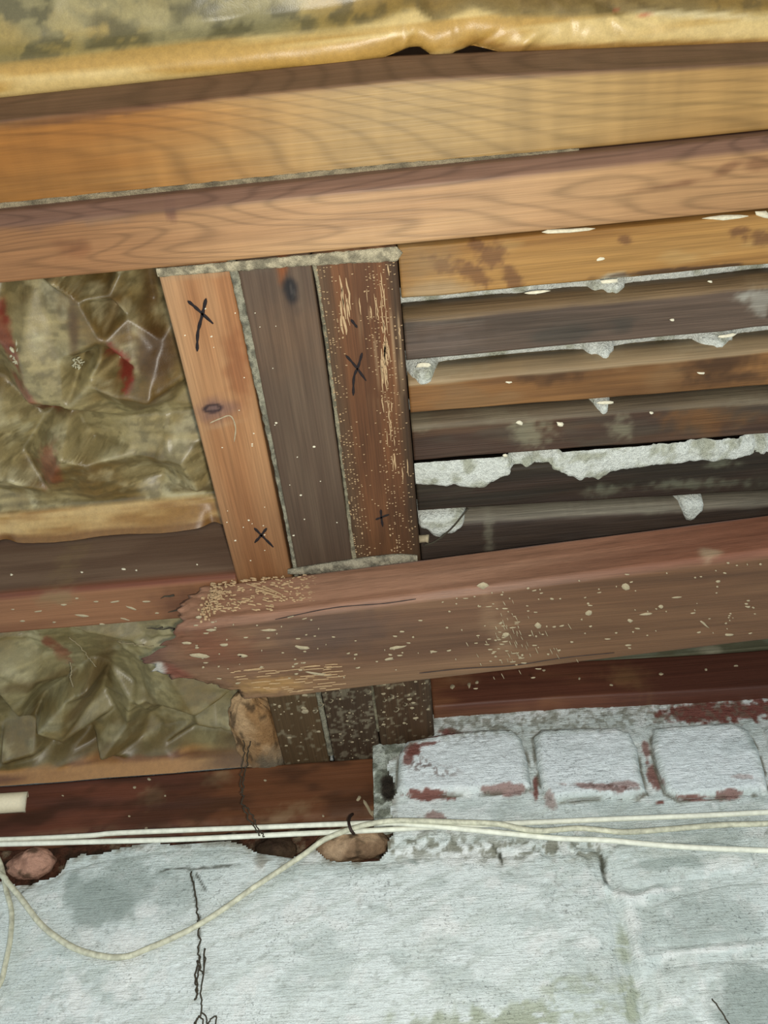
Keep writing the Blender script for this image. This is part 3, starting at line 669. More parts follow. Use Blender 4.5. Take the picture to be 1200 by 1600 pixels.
def jit2(P, L):
    P[:, 1] += .003 * (fbm(P, 8, 1, 60, 3, 90) - .5) + .006 * (1 - sstep(.69, .71, P[:, 2])) * fbm(P, 50, seed=91); P[:, 2] += .003 * (fbm(P, 5, 1, 1, 3, 92) - .5); return P
SILL = timber('wall_plate', 'x', -1.0, at(598, 1240, 'y', 1.03)[0], [(1.03, .690, .003), (1.03, .796, .003), (1.034, .7995, .02), (1.13, .7995, .03), (1.13, .688, .03), (1.036, .686, .003)], M_SILL, sill_col, along=.0035, deform=jit2,
              label='dark red wall plate at the left with the white cables crossing its lower edge', cat='plate')
flakes('paint_speck', [(98, 1243, 2.5, 1.5, 0), (210, 1230, 3, 2, 0), (233, 1217, 3, 2, 0), (258, 1243, 2, 1.5, 0), (414, 1219, 2.5, 1.5, 0), (505, 1275, 2, 2, 0), (202, 1275, 2, 1.5, 0), (228, 1294, 3, 2, 0), (560, 1248, 5, 3, -60), (575, 1262, 14, 3, 60), (585, 1232, 10, 2, -85), (590, 1272, 16, 5, 30)], 'y', 1.0293, SILL, M_SPD, rd)
def rb_col(P):
    n = fbm(P, 9, 40, 40, 3, 95); c = mixc(np.tile(C(104, 62, 46), (len(P), 1)), C(136, 90, 62), sstep(.35, .65, n) * (1 - sstep(.15, .35, P[:, 0])))
    for a in [(985, 1060, 40, 20)]: c = mixc(c, C(168, 134, 84), .6 * blob(P, 'y', .97, *a, 10, .9, 1.1, 6, 70))
    c = mixc(c, C(160, 120, 86), .5 * blob(P, 'y', .97, 720, 1065, 30, 8, 10, .9, 1.0)); c = mixc(c, C(86, 50, 38), .6 * sstep(.25, .4, P[:, 0])); return c
RB = timber('wall_plate', 'x', .0130, 1.0, [(.965, .838, .003), (.965, .912, .003), (.967, .914, .02), (1.06, .914, .03), (1.06, .836, .03), (.968, .836, .003)], M_BR, rb_col, along=.004, deform=lambda P, L: (P.__setitem__((slice(None), 2), P[:, 2] - .012 * sstep(.1, .55, P[:, 0])), P)[1],
            label='dark red-brown wall plate on top of the whitewashed bricks at the right', cat='plate')
flakes('paint_speck', [(707, 1072, 5, 4, 0), (850, 1047, 3, 2, 0), (955, 1070, 3, 2, 0), (1033, 1053, 4, 3, 0), (1103, 1046, 3, 2, 0), (733, 1070, 3, 5, 0), (745, 1066, 3, 3, 0), (1150, 1040, 4, 1.5, 0), (905, 1060, 2, 2, 0)], 'y', .9645, RB, M_SPD, rd)
def gb_col(P):
    c = mixc(np.tile(C(128, 130, 108), (len(P), 1)), C(110, 108, 84), sstep(.4, .6, fbm(P, 20, 60, 60, 3, 96)))
    return mixc(c, C(178, 172, 146), .8 * blob(P, 'y', .975, 1110, 1018, 22, 8, 0, .7, .8))
GB = timber('painted_board', 'x', .07, 1.0, [(.972, .912), (.972, .99), (.992, .99), (.992, .912)], M_DK, gb_col, label='pale green-grey painted board showing above the right wall plate', cat='board')
# twig-like wire pegs and shavings
V, Fc = tube_geo(spline([at(a, b, 'z', .822) for a, b in [(662, 852), (680, 846), (705, 826), (722, 806), (731, 795)]], 5), .0013, 6); 
link('bent_wire', V, Fc, M_ROOT, label='bent black wire poking out beside the foot of the worm-eaten joist', cat='wire')
V, Fc = tube_geo([np.array([.010, .612, .815]), np.array([.020, .612, .815]), np.array([.024, .612, .814])], .005, 8, [.0055, .005, .006])
link('wooden_peg', V, Fc, M_SPD, label='short wooden peg stub beside the bent black wire', cat='peg')

# ---------------------------------------------------------------- paper-faced insulation
def tin(points, edges, zone_k, z0):
    P2 = [Vector(at(a, b, 'z', z0)[:2]) for a, b, d in points]; D = [d * .001 for a, b, d in points]
    r = delaunay_2d_cdt(P2, edges, [], 0, 1e-6); vs, fs, orig = r[0], r[2], r[3]
    dv = [D[o[0]] if o else 0 for o in orig]
    V = np.array([[v.x, v.y] for v in vs])
    def f(U, W_):
        H = np.zeros(len(U)); Q = np.stack([U, W_], 1)
        for t in fs:
            a, b, c = V[t[0]], V[t[1]], V[t[2]]; m = np.array([b - a, c - a]).T
            if abs(np.linalg.det(m)) < 1e-12: continue
            s = (Q - a) @ np.linalg.inv(m).T; k = (s[:, 0] >= -1e-6) & (s[:, 1] >= -1e-6) & (s.sum(1) <= 1 + 1e-6)
            H[k] = dv[t[0]] * (1 - s[k, 0] - s[k, 1]) + dv[t[1]] * s[k, 0] + dv[t[2]] * s[k, 1]
        return H
    return f
def creases(n, xr, yr, seed, amp=.004, lmin=.03, lmax=.13, wd=.02):
    r_ = random.Random(seed); L = []
    for _ in range(n):
        x, y = r_.uniform(*xr), r_.uniform(*yr); a = r_.uniform(0, math.pi); l = r_.uniform(lmin, lmax)
        L.append((x, y, math.cos(a), math.sin(a), l, r_.choice([-1, 1]) * amp * r_.uniform(.3, 1), wd * r_.uniform(.4, 1.2), r_.uniform(.15, .85)))
    def f(U, W_):
        H = 0 * U
        for x, y, c, s, l, a, w_, sk in L:
            u = (U - x) * c + (W_ - y) * s; v = -(U - x) * s + (W_ - y) * c
            t = np.clip(1 - np.abs(u) / l, 0, 1)
            vv = np.where(v > 0, v / (w_ * sk), -v / (w_ * (1 - sk)))
            H += a * t * np.clip(1 - vv, 0, 1)
        return H
    return f
def blur(H, shape, k=1):
    A = H.reshape(shape)
    for _ in range(k):
        A = (A + np.roll(A, 1, 0) + np.roll(A, -1, 0) + np.roll(A, 1, 1) + np.roll(A, -1, 1)) / 5
    return A.ravel()
KR = [C(158, 142, 98), C(116, 92, 50), C(200, 190, 152)]
def paper_col(seed, z0, reds=(), hem=None, darks=()):
    def f(P):
        n = fbm(P, 9, seed=seed); n2 = fbm(P, 30, seed=seed + 3, o=4); n3 = fbm(P, 15, 160, 40, 3, seed + 9)
        c = mixc(np.tile(KR[0], (len(P), 1)), KR[1], sstep(.45, .65, n)); c = mixc(c, KR[2], sstep(.5, .7, n2) * .6); c *= (.80 + .40 * n3)[:, None]; c = mixc(c, C(96, 84, 52), .45 * sstep(.5, .62, fbm(P, 60, 110, 60, 4, seed + 12)))
        for px, py, rx, ry, a, s in reds: c = mixc(c, C(140, 44, 34), s * blob(P, 'z', z0, px, py, rx, ry, a, .5, .7, 4, 120))
        for px, py, rx, ry, a, s in darks: c = mixc(c, C(84, 58, 28), s * blob(P, 'z', z0, px, py, rx, ry, a, .7, .6, 9, 50))  # brown blobs: shade in the paper folds, painted into the colour
        if hem: c = hem(P, c)
        return c
    return f
Z1 = .95
pts1 = [(-420, 420, 0), (-120, 430, -10), (-120, 560, 10), (-120, 690, -12), (-160, 790, 5), (-420, 800, 0), (0, 425, 8), (60, 420, -6), (100, 420, -22), (122, 425, 12), (138, 455, -16), (160, 420, 8), (195, 415, -10), (225, 420, 6), (262, 400, 0),
        (0, 520, -6), (50, 540, -18), (112, 545, -14), (122, 550, 14), (140, 552, 4), (168, 545, -12), (172, 515, -16), (186, 560, 6), (202, 592, -22), (222, 562, -12), (258, 520, -10), (232, 480, 12), (178, 480, 10), (205, 485, -8), (180, 450, -12),
        (0, 600, 10), (60, 612, -14), (86, 628, 14), (108, 645, 6), (120, 615, -18), (150, 582, -16), (246, 600, -22), (272, 618, -6), (296, 640, 0),
        (0, 652, -12), (60, 662, 12), (110, 692, -18), (138, 700, 12), (200, 652, 2), (210, 690, -6), (0, 722, -18), (30, 712, 8), (92, 680, -10), (80, 762, -4), (145, 705, -14), (222, 700, -8), (252, 742, 8), (292, 700, -18), (314, 742, -16), (340, 780, -8),
        (0, 772, 6), (100, 772, 0), (160, 777, -8), (250, 782, 5), (350, 792, -4), (0, 810, -4), (-120, 815, 0), (180, 800, -3), (60, 812, 4), (360, 860, 0), (-200, 880, 0), (100, 880, 0), (345, 640, 0), (330, 560, 0), (300, 440, 0)]
t1f = tin(pts1, [], 0, Z1); cr1 = creases(70, (-.9, -.24), (.24, .62), 4, .0045)
def lip(W_, y0, y1, drop):
    s = np.clip((W_ - y0) / (y1 - y0), 0, 1); return s
us = np.arange(-1.0, -.2385, .003); vs = np.arange(.2275, .6345, .0028)
y_h = .600
def pf1(U, W_):
    wob = .004 * (fbm(np.stack([U, 0 * U, 0 * U], 1), 12, seed=3) - .5)
    flat = 1 - sstep(y_h - .035, y_h - .005, W_)
    H = blur(t1f(U, W_) * 2.6 + cr1(U, W_) * 1.3, (len(us), len(vs)), 1) * (flat * .96 + .04)
    H += .0012 * (fbm(np.stack([U, W_, 0 * U], 1), 120, seed=7) - .5)
    s = np.clip((W_ - y_h - wob) / (.634 - y_h), 0, 1)
    z = Z1 + H - .036 * s ** .8 - .006 * np.exp(-((W_ - y_h) / .004) ** 2) + .003 * np.sin(U * 40) * s
    pinch = np.exp(-(((U + .285) / .012) ** 2)) * s * .012 + np.exp(-(((U + .600) / .02) ** 2)) * .014 * s
    return np.stack([U, W_, z + pinch], 1)
def hem1(P, c):
    h = sstep(.595, .600, P[:, 1]); g = mixc(np.tile(C(206, 172, 112), (len(P), 1)), C(160, 118, 60), sstep(.4, .7, fbm(P, 10, 60, 60, 3, 5)))
    g = mixc(g, C(120, 78, 30), sstep(.623, .627, P[:, 1]) * .8)
    return mixc(c, g, h)
B1 = grid_sheet('insulation_batt', us, vs, pf1, M_PAP, paper_col(100, Z1, [(20, 520, 14, 60, -30, .55), (50, 600, 40, 14, 40, .45), (65, 640, 26, 10, 20, .5), (85, 720, 22, 36, 0, .4), (200, 556, 16, 34, -28, .95), (5, 480, 10, 20, -30, .5)], hem1, [(230, 450, 16, 60, 0, .7), (255, 540, 30, 50, -15, .8), (130, 500, 10, 50, 0, .7), (95, 640, 60, 16, -5, .5), (180, 470, 14, 40, 0, .5)]), flip=True,
                label='crumpled paper-faced insulation batt left of the crossed orange joist, faint red print', cat='insulation')
# shiny crushed-foil tufts pinned in the paper
def tuft(px, py, r, seed):
    r_ = random.Random(seed); gs = []; c = at(px, py, 'z', Z1 - .030); c[2] -= .004
    for _ in range(26):
        a = r_.uniform(0, 6.28); q = r * math.sqrt(r_.random()); p = c + np.array([q * math.cos(a), q * math.sin(a), r_.uniform(-.004, .002)])
        d = np.array([r_.uniform(-1, 1), r_.uniform(-1, 1), r_.uniform(-.4, .4)]); d /= np.linalg.norm(d)
        gs.append(flake(p, d, np.cross(d, UP), -UP + d * .3, r * .32, r * .12, r * .15, r_, 6))
    return merge(gs)
M_TUFT = plain('pale_fluff', (176, 170, 140), 0.5, .5, .4, 500)
V, Fc = tuft(40, 553, .016, 2); link('fluff_ball', V, Fc, M_TUFT, label='larger pale fluff ball stuck on the crumpled paper', cat='fluff')
V, Fc = tuft(123, 565, .007, 4); link('fluff_ball', V, Fc, M_TUFT, label='small pale fluff ball stuck on the paper near the middle', cat='fluff')

Z2 = .845
pts2 = [(-420, 960, 0), (-120, 980, 5), (-120, 1080, -12), (-120, 1180, 4), (-420, 1200, 0), (0, 960, 4), (70, 960, -6), (200, 950, 4), (260, 950, -4), (390, 930, 0), (0, 1005, -5), (60, 1020, 4), (140, 1045, 12), (185, 1000, 6), (200, 985, -10), (235, 1005, -6), (160, 1060, 16), (150, 1100, 18), (145, 1055, -16), (110, 1075, -14), (0, 1040, -16), (60, 1055, -6), (105, 1070, 10),
        (0, 1140, 10), (40, 1095, -14), (60, 1105, 14), (10, 1120, 12), (72, 1112, -20), (50, 1130, 6), (112, 1122, -22), (138, 1095, 4), (168, 1155, -20), (140, 1140, 8), (200, 1128, -4), (175, 1120, 10), (230, 1132, 12), (205, 1090, -4), (205, 1080, 10), (250, 1145, 8), (258, 1152, -6), (312, 1192, -12), (250, 1080, -12), (240, 1000, -8), (300, 1130, 2),
        (315, 1078, -24), (290, 1092, 8), (312, 1120, -8), (300, 1155, 12), (335, 1088, 8), (370, 1120, -14), (340, 1140, 4), (360, 1170, 14), (380, 1060, -6), (395, 1150, 0), (60, 1160, -10), (15, 1165, -16), (100, 1175, -14), (85, 1170, 8), (130, 1182, -8), (160, 1165, 10), (215, 1165, -2), (0, 1190, 0), (60, 1195, 2), (200, 1190, -3), (300, 1200, -2), (400, 1200, 0), (420, 1080, 0), (-120, 1220, 0), (200, 1230, 0), (420, 1230, 0)]
t2f = tin(pts2, [], 0, Z2); cr2 = creases(80, (-.9, -.24), (.71, 1.03), 14, .0045, .02, .09, .016)
us2 = np.arange(-1.0, -.272, .003); vs2 = np.arange(.7045, 1.029, .0028)
def pf2(U, W_):
    flat = 1 - sstep(.995, 1.018, W_)
    H = blur(t2f(U, W_) * 2.3 + cr2(U, W_) * 1.5, (len(us2), len(vs2)), 1) * (flat * .95 + .05)
    s = np.clip((W_ - .998) / .031, 0, 1); z = Z2 + H - .053 * s ** .8
    return np.stack([U, W_, z], 1)
def hem2(P, c):
    h = sstep(1.006, 1.012, P[:, 1] + .012 * (fbm(P, 9, seed=33) - .5)) * (.5 + .5 * (1 - sstep(-.42, -.3, P[:, 0]))); g = mixc(np.tile(C(176, 128, 74), (len(P), 1)), C(118, 74, 36), sstep(.4, .65, fbm(P, 7, 60, 60, 3, 25)))
    return mixc(mixc(c, C(130, 122, 86), .35 * np.ones(len(P))), g, h)
B2 = grid_sheet('insulation_batt', us2, vs2, pf2, M_PAP, paper_col(140, Z2, [(75, 1005, 12, 12, 0, .6), (92, 1030, 12, 22, -30, .4), (85, 1020, 30, 10, 50, .35)], hem2, [(145, 1070, 14, 50, 30, .8), (170, 1010, 30, 18, -20, .5), (150, 1165, 60, 16, 0, .5), (370, 1160, 40, 22, -20, .8), (60, 1060, 60, 8, 8, .6), (245, 1090, 26, 16, 60, .35)]), flip=True,
                label='heavily crumpled olive paper insulation batt below the left joist, above the wall plate', cat='insulation')
# paper-faced batt overhead
ZT = .90
us3 = np.arange(-.95, 1.0, .0035); vs3 = np.arange(-.55, .1055, .003)
ex_px = [-400, 0, 130, 250, 400, 540, 600, 640, 655, 680, 700, 738, 760, 790, 900, 1050, 1200, 1500]; ex_py = [190, 157, 142, 128, 113, 103, 90, 74, 73, 90, 86, 71, 76, 84, 83, 78, 75, 66]
EE = np.array([at(a, b, 'z', .876) for a, b in zip(ex_px, ex_py)])
def ye(x): return np.interp(x, EE[:, 0], EE[:, 1])
cr3 = creases(26, (-.5, .6), (-.2, .05), 24, .003, .05, .2, .03); cr3b = creases(16, (.02, .25), (.0, .07), 25, .006, .03, .08, .016)
def pf3(U, W_):
    e = ye(U); d = e - W_                                      # distance back from the free edge
    P0 = np.stack([U, W_, 0 * U], 1)
    hemw = .030 + .004 * np.sin(U * 9)
    z = .876 - .007 * np.sin(np.clip(d / hemw, 0, 1) * math.pi) ** .8 + .022 * sstep(hemw * .9, hemw + .02, d) + .003 * sstep(.07, .1, d)
    z += .006 * (fbm(P0, 16, seed=31) - .5) * sstep(0, .03, d) + cr3(U, W_) + cr3b(U, W_) + .002 * (fbm(P0, 5, 60, 1, 3, 33) - .5)
    z += .008 * (fbm(P0, 7, seed=36) - .5)
    return np.stack([U, np.minimum(W_, e), z + np.where(W_ > e, .004, 0)], 1)
def c3(P):
    n = fbm(P, 26, seed=41, o=4); n1 = fbm(P, 8, seed=44)
    c = mixc(np.tile(C(158, 134, 74), (len(P), 1)), C(138, 126, 84), sstep(.4, .6, n1)); c = mixc(c, C(92, 84, 54), sstep(.46, .6, fbm(P, 70, 100, 60, 4, 51)) * .75); c = mixc(c, C(166, 152, 106), sstep(.52, .66, fbm(P, 18, 30, 1, 4, 47)) * .6)
    d = ye(P[:, 0]) - P[:, 1]; h = 1 - sstep(.028, .034, d + .006 * (fbm(P, 12, seed=2) - .5))
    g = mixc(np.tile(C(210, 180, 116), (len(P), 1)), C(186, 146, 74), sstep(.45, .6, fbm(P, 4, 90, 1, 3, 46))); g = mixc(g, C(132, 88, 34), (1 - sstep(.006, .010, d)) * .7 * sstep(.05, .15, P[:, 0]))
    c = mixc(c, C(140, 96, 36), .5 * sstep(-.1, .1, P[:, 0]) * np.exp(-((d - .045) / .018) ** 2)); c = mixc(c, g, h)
    for a in [(960, 17, 6, 3, 0, .6), (1000, 23, 14, 3, -15, .5)]: c = mixc(c, C(190, 60, 34), a[5] * blob(P, 'z', .89, *a[:5], .6, .6))
    c = mixc(c, C(236, 214, 164), .7 * blob(P, 'z', .89, 1080, 22, 110, 6, 2, .6, .4))
    return c
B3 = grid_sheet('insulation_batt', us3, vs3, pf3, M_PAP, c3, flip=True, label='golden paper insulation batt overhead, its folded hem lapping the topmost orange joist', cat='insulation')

# ---------------------------------------------------------------- whitewashed wall: base, bricks, stones
WASH = C(234, 241, 237)
ragged = [(-700, 1400), (-200, 1375), (0, 1374), (35, 1382), (60, 1374), (85, 1368), (100, 1352), (104, 1340), (118, 1336), (126, 1330), (142, 1333), (160, 1330), (178, 1324), (205, 1318), (240, 1314), (280, 1318), (330, 1312), (360, 1312), (385, 1318), (404, 1330), (410, 1348), (430, 1352), (452, 1340), (472, 1328), (492, 1322), (505, 1336), (520, 1343), (560, 1345), (590, 1342), (602, 1330), (606, 1312), (614, 1298), (612, 1280), (608, 1262), (612, 1246), (620, 1232), (612, 1215), (602, 1200), (608, 1186), (625, 1176), (640, 1165), (668, 1150), (672, 1100)]
RG = [at(a, b, 'y', .99) for a, b in ragged]
RGP = [(p[0], p[2]) for p in RG] + [(.012, .845), (.97, .845), (.97, -.0), (-1.0, .0)]
joint = wl([(905, 1318), (935, 1325), (943, 1350), (958, 1390), (975, 1440), (985, 1500), (1000, 1560), (1012, 1620), (1030, 1700)])
ridgeA = wl([(948, 1385), (965, 1398), (985, 1405), (1000, 1402), (1030, 1390)]); ridgeB = wl([(978, 1412), (988, 1440), (998, 1480), (1006, 1510)])
ridgeC = wl([(1012, 1497), (1035, 1489), (1100, 1482), (1160, 1478), (1230, 1468)]); hollow = wl([(1012, 1420), (1014, 1450), (1018, 1480)])
ledge = wl([(610, 1322), (700, 1318), (760, 1328), (850, 1322), (905, 1326), (935, 1322)])
crk = [wl([(250, 1362), (268, 1357), (300, 1358), (345, 1354), (375, 1352)]), wl([(298, 1360), (304, 1395), (312, 1440), (311, 1500)]), wl([(307, 1366), (315, 1380), (322, 1392)]), wl([(30, 1400), (45, 1382), (55, 1375)]),
       wl([(782, 1330), (784, 1352)]), wl([(940, 1330), (942, 1358), (948, 1378)]), wl([(770, 1318), (782, 1340)])]
brick_polys = [[(622, 1180), (634, 1160), (700, 1146), (770, 1140), (800, 1141), (816, 1154), (826, 1190), (832, 1232), (815, 1238), (720, 1242), (640, 1246), (618, 1238)],
               [(832, 1152), (845, 1141), (900, 1138), (960, 1138), (985, 1146), (998, 1172), (1002, 1205), (1012, 1240), (990, 1250), (930, 1248), (862, 1254), (845, 1236), (838, 1200)],
               [(1018, 1140), (1060, 1134), (1140, 1130), (1170, 1142), (1186, 1172), (1198, 1215), (1202, 1240), (1140, 1246), (1060, 1252), (1038, 1240), (1024, 1200), (1016, 1165)],
               [(1192, 1140), (1215, 1132), (1300, 1126), (1370, 1128), (1392, 1170), (1400, 1236), (1330, 1240), (1225, 1244), (1210, 1200)],
               [(1404, 1134), (1440, 1124), (1540, 1118), (1590, 1124), (1612, 1170), (1620, 1228), (1560, 1236), (1430, 1238), (1414, 1190)]]
stone_polys = [[(-400, 1400), (0, 1386), (60, 1380), (104, 1356), (160, 1340), (240, 1326), (360, 1322), (480, 1340), (600, 1345), (640, 1336), (760, 1332), (905, 1330), (930, 1336), (942, 1380), (958, 1420), (970, 1500), (988, 1580), (1005, 1680), (700, 1700), (-400, 1760)],
               [(952, 1316), (1010, 1312), (1110, 1310), (1176, 1320), (1182, 1345), (1170, 1362), (1100, 1374), (1030, 1384), (1000, 1392), (972, 1385), (955, 1350)],
               [(1016, 1410), (1060, 1392), (1140, 1376), (1260, 1370), (1260, 1460), (1160, 1472), (1060, 1482), (1022, 1482), (1012, 1450)],
               [(1200, 1288), (1190, 1300), (1196, 1345), (1290, 1340), (1290, 1280)],
               [(1010, 1510), (1050, 1502), (1120, 1494), (1250, 1486), (1270, 1680), (1060, 1690), (1030, 1600)]]
def relief(P):
    """height of the limewashed skin towards the room, in metres"""
    ax = [0, 2]; h = .004 * (fbm(P, 12, seed=201) - .5) + .0022 * (fbm(P, 60, seed=203, o=4) - .5)
    rough_zone = np.exp(-(pdist(P, ledge, ax) / .022) ** 2); h += rough_zone * .012 * (fbm(P, 110, seed=205) - .45)
    low = sstep(.62, .66, P[:, 2]) * (P[:, 0] > -.08); h += low * .003 * (fbm(P, 90, seed=209) - .5)
    h -= .006 * np.exp(-(pdist(P, joint, ax) / .006) ** 2); h += .007 * np.exp(-(pdist(P, ridgeA, ax) / .007) ** 2) + .005 * np.exp(-(pdist(P, ridgeB, ax) / .011) ** 2) + .003 * np.exp(-(pdist(P, ridgeC, ax) / .005) ** 2)
    for k in crk: h -= .0015 * np.exp(-(pdist(P, k, ax) / .0022) ** 2)
    # scattered shallow pits and brush drag
    h -= .0016 * sstep(.66, .74, fbm(P, 150, seed=215, o=2)); h += .0008 * (fbm(P, 25, 25, 260, 2, 217) - .5)
    return h
def wall_col(P):
    ax = [0, 2]; n = fbm(P, 8, seed=220); n2 = fbm(P, 45, seed=223, o=4)
    c = mixc(np.tile(WASH, (len(P), 1)), C(220, 229, 224), sstep(.4, .62, n)); c = mixc(c, C(240, 243, 238), sstep(.54, .66, n2) * .8); c = mixc(c, C(196, 206, 200), .6 * sstep(.55, .68, fbm(P, 20, 20, 34, 4, 226))); D2 = np.stack([P[:, 0] + P[:, 2] * .35, P[:, 1], P[:, 2] - P[:, 0] * .45], 1); c = mixc(c, C(206, 214, 206), .5 * sstep(.52, .66, fbm(D2, 14, 1, 120, 3, 228)))
    c = mixc(c, C(150, 154, 146), .25 * sstep(.70, .76, fbm(P, 150, seed=215, o=2)))
    for px, py, rx, ry, a, s in [(150, 1408, 55, 48, 0, .8), (190, 1380, 70, 40, -20, .55), (240, 1400, 70, 40, 0, .3), (1150, 1172, 30, 14, -5, .9), (1135, 1184, 14, 10, 40, .8), (1160, 1560, 52, 50, 0, .8), (1050, 1348, 60, 10, -4, .6), (1100, 1440, 95, 45, -5, .45), (1120, 1310, 40, 14, -5, .35), (650, 1344, 18, 7, 0, .7), (800, 1340, 10, 5, 0, .3), (905, 1176, 40, 10, 8, .4), (1020, 1300, 80, 12, 0, .3)]:
        c = mixc(c, C(160, 171, 164), s * blob(P, 'y', .99, px, py, rx, ry, a, .35, .7, 14, 45))
    for px, py, rx, ry, a, s in [(830, 1585, 170, 20, -4, .8), (975, 1480, 12, 30, -15, .8), (985, 1560, 14, 40, -12, .8), (750, 1600, 150, 14, 0, .5), (900, 1540, 60, 20, 0, .5)]:
        m = s * blob(P, 'y', .99, px, py, rx, ry, a, .6, 1.3, 15, 70) * sstep(.42, .5, fbm(P, 60, 60, 200, 3, 231) + .06); c = mixc(c, C(176, 183, 160), m)
    for px, py, rx, ry, a in [(205, 1475, 20, 22, 0), (195, 1530, 26, 40, 20), (230, 1425, 26, 12, 0), (120, 1560, 20, 50, 0), (700, 1450, 26, 14, 0), (985, 1402, 26, 8, 15), (990, 1450, 12, 40, -10), (1040, 1390, 40, 5, -10), (1100, 1484, 90, 5, -6), (740, 1335, 120, 22, 0), (1140, 1350, 40, 12, 0)]:
        c = mixc(c, C(246, 248, 243), .8 * blob(P, 'y', .99, px, py, rx, ry, a, .6, 1.0, 16, 90))
    for p_ in brick_polys:
        q_ = wl(p_ + p_[:1], .985); dd = pdist(P, q_, ax) * inpoly(P[:, ax], [(a_[0], a_[2]) for a_ in q_]); c = mixc(c, C(244, 250, 250), .75 * sstep(.004, .016, dd))
    # masonry showing through: brick reds and dark mortar
    RED = C(126, 78, 68)
    for px, py, rx, ry, a, s in [(645, 1173, 14, 10, 10, .95), (640, 1185, 8, 14, 30, .8), (670, 1240, 38, 5, 2, .9), (790, 1233, 34, 7, 2, .6), (680, 1272, 20, 9, 10, .55), (838, 1222, 4, 18, 0, .9), (860, 1250, 8, 14, -30, .4), (940, 1232, 60, 5, 4, .55), (975, 1228, 26, 6, 0, .5), (1010, 1165, 6, 16, -10, .7), (1022, 1208, 8, 24, -30, .8), (1085, 1245, 26, 3, 0, .8), (1140, 1240, 20, 6, 0, .7), (1031, 1249, 8, 4, 0, .9), (1100, 1107, 75, 16, -3, 1.0), (1165, 1105, 60, 16, -3, 1.0), (700, 1138, 18, 6, 0, .9), (690, 1150, 50, 3, -8, .9), (668, 1165, 20, 3, -8, .8), (1160, 1216, 22, 4, 0, .3)]:
        c = mixc(c, RED, s * blob(P, 'y', .985, px, py, rx, ry, a, .3, .9, 18, 130))
    for px, py, rx, ry, a, s in [(660, 1200, 26, 14, 15, .6), (690, 1210, 30, 10, 0, .4), (950, 1232, 50, 8, 4, .4)]: c = mixc(c, C(92, 70, 62), s * sstep(.5, .58, fbm(P, 220, seed=240)) * blob(P, 'y', .985, px, py, rx, ry, a, .8, .6))
    c = mixc(c, C(166, 170, 158), .6 * sstep(.45, .6, fbm(P, 70, seed=242)) * blob(P, 'y', .985, 850, 1115, 190, 20, -3, .6, .5))
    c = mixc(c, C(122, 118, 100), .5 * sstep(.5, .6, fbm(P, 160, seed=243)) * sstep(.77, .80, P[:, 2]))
    for i_ in (0, 1, 2):
        pl_ = wl(brick_polys[i_] + brick_polys[i_][:1]); c = mixc(c, C(104, 100, 84), .75 * (1 - sstep(.0008, .0035, pdist(P, pl_, ax))) * sstep(.42, .56, fbm(P, 40, seed=245)))
    for k in crk: c = mixc(c, C(70, 70, 60), .9 * (1 - sstep(.0003, .0022, pdist(P, k, ax) + .003 * (fbm(P, 120, seed=270) - .45))))
    c = mixc(c, C(72, 72, 60), .8 * blob(P, 'y', .985, 942, 1342, 5, 20, -15, .5, .9, 19, 200))
    c = mixc(c, C(120, 118, 100), .75 * sstep(.48, .6, fbm(P, 130, seed=248)) * np.exp(-(pdist(P, ledge, ax) / .018) ** 2))
    rg = pdist(P, RG, ax); c = mixc(c, C(112, 102, 84), .5 * (1 - sstep(.002, .014, rg)) * sstep(.4, .6, fbm(P, 90, seed=250)))
    return c
bx0, bx1 = -.90, .95
def wf(U, W_):
    P = np.stack([U, 0 * U + .99, W_], 1); return np.stack([U, .9925 - relief(P), W_], 1)
def w_keep(U, W_): return inpoly(np.stack([U + .004 * (fbm(np.stack([U, W_, 0 * U], 1), 90, seed=260) - .5), W_], 1), RGP)
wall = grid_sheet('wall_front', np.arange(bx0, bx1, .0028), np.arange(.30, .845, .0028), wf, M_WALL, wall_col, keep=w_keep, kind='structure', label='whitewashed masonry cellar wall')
def box_geo(x0, x1, y0, y1, z0, z1):
    V = [(x, y, z) for x in (x0, x1) for y in (y0, y1) for z in (z0, z1)]
    return V, [[0, 1, 3, 2], [4, 6, 7, 5], [0, 4, 5, 1], [2, 3, 7, 6], [0, 2, 6, 4], [1, 5, 7, 3]]
V, Fc = merge([box_geo(-1.1, 1.0, 1.0, 1.25, -ZC, .60), box_geo(.0, 1.0, .998, 1.2, .60, .832), box_geo(-1.1, 1.0, .990, 1.0, -ZC, .305), box_geo(-1.1, 1.0, 1.135, 1.25, .60, 1.03)])
link('wall_core', V, Fc, M_WALL, np.tile(WASH, (len(V), 1)), parent=wall, smooth=False)
def lump(poly, y0, proud, edge_w, name, res=.0024, seed=0):
    pw = [at(a, b, 'y', .99) for a, b in poly]; pl = [(p[0], p[2]) for p in pw]; A = np.array(pl); lo_, hi = A.min(0) - .002, A.max(0) + .002
    lo_ = np.maximum(lo_, [bx0, .30]); hi = np.minimum(hi, [bx1, .9])
    loop = pw + pw[:1]
    def f3(U, W_):
        P = np.stack([U, 0 * U + .99, W_], 1); d = pdist(P, loop, [0, 2]); ins = inpoly(np.stack([U, W_], 1), pl); d = np.where(ins, d, 0)
        t = np.clip(d / edge_w, 0, 1); pr = np.sqrt(1 - (1 - t) ** 2)
        return np.stack([U, y0 + .006 - (.006 + proud) * pr - relief(P) * .9 - .003 * (fbm(P, 22, seed=300 + seed) - .5) * t, W_], 1)
    keep = lambda U, W_: inpoly(np.stack([U, W_], 1), pl)
    return grid_sheet(name, np.arange(lo_[0], hi[0], res), np.arange(lo_[1], hi[1], res), f3, M_WALL, wall_col, keep=keep, parent=wall)
for i, p in enumerate(brick_polys): lump(p, .9940, .013, .011, 'brick', .002, i)
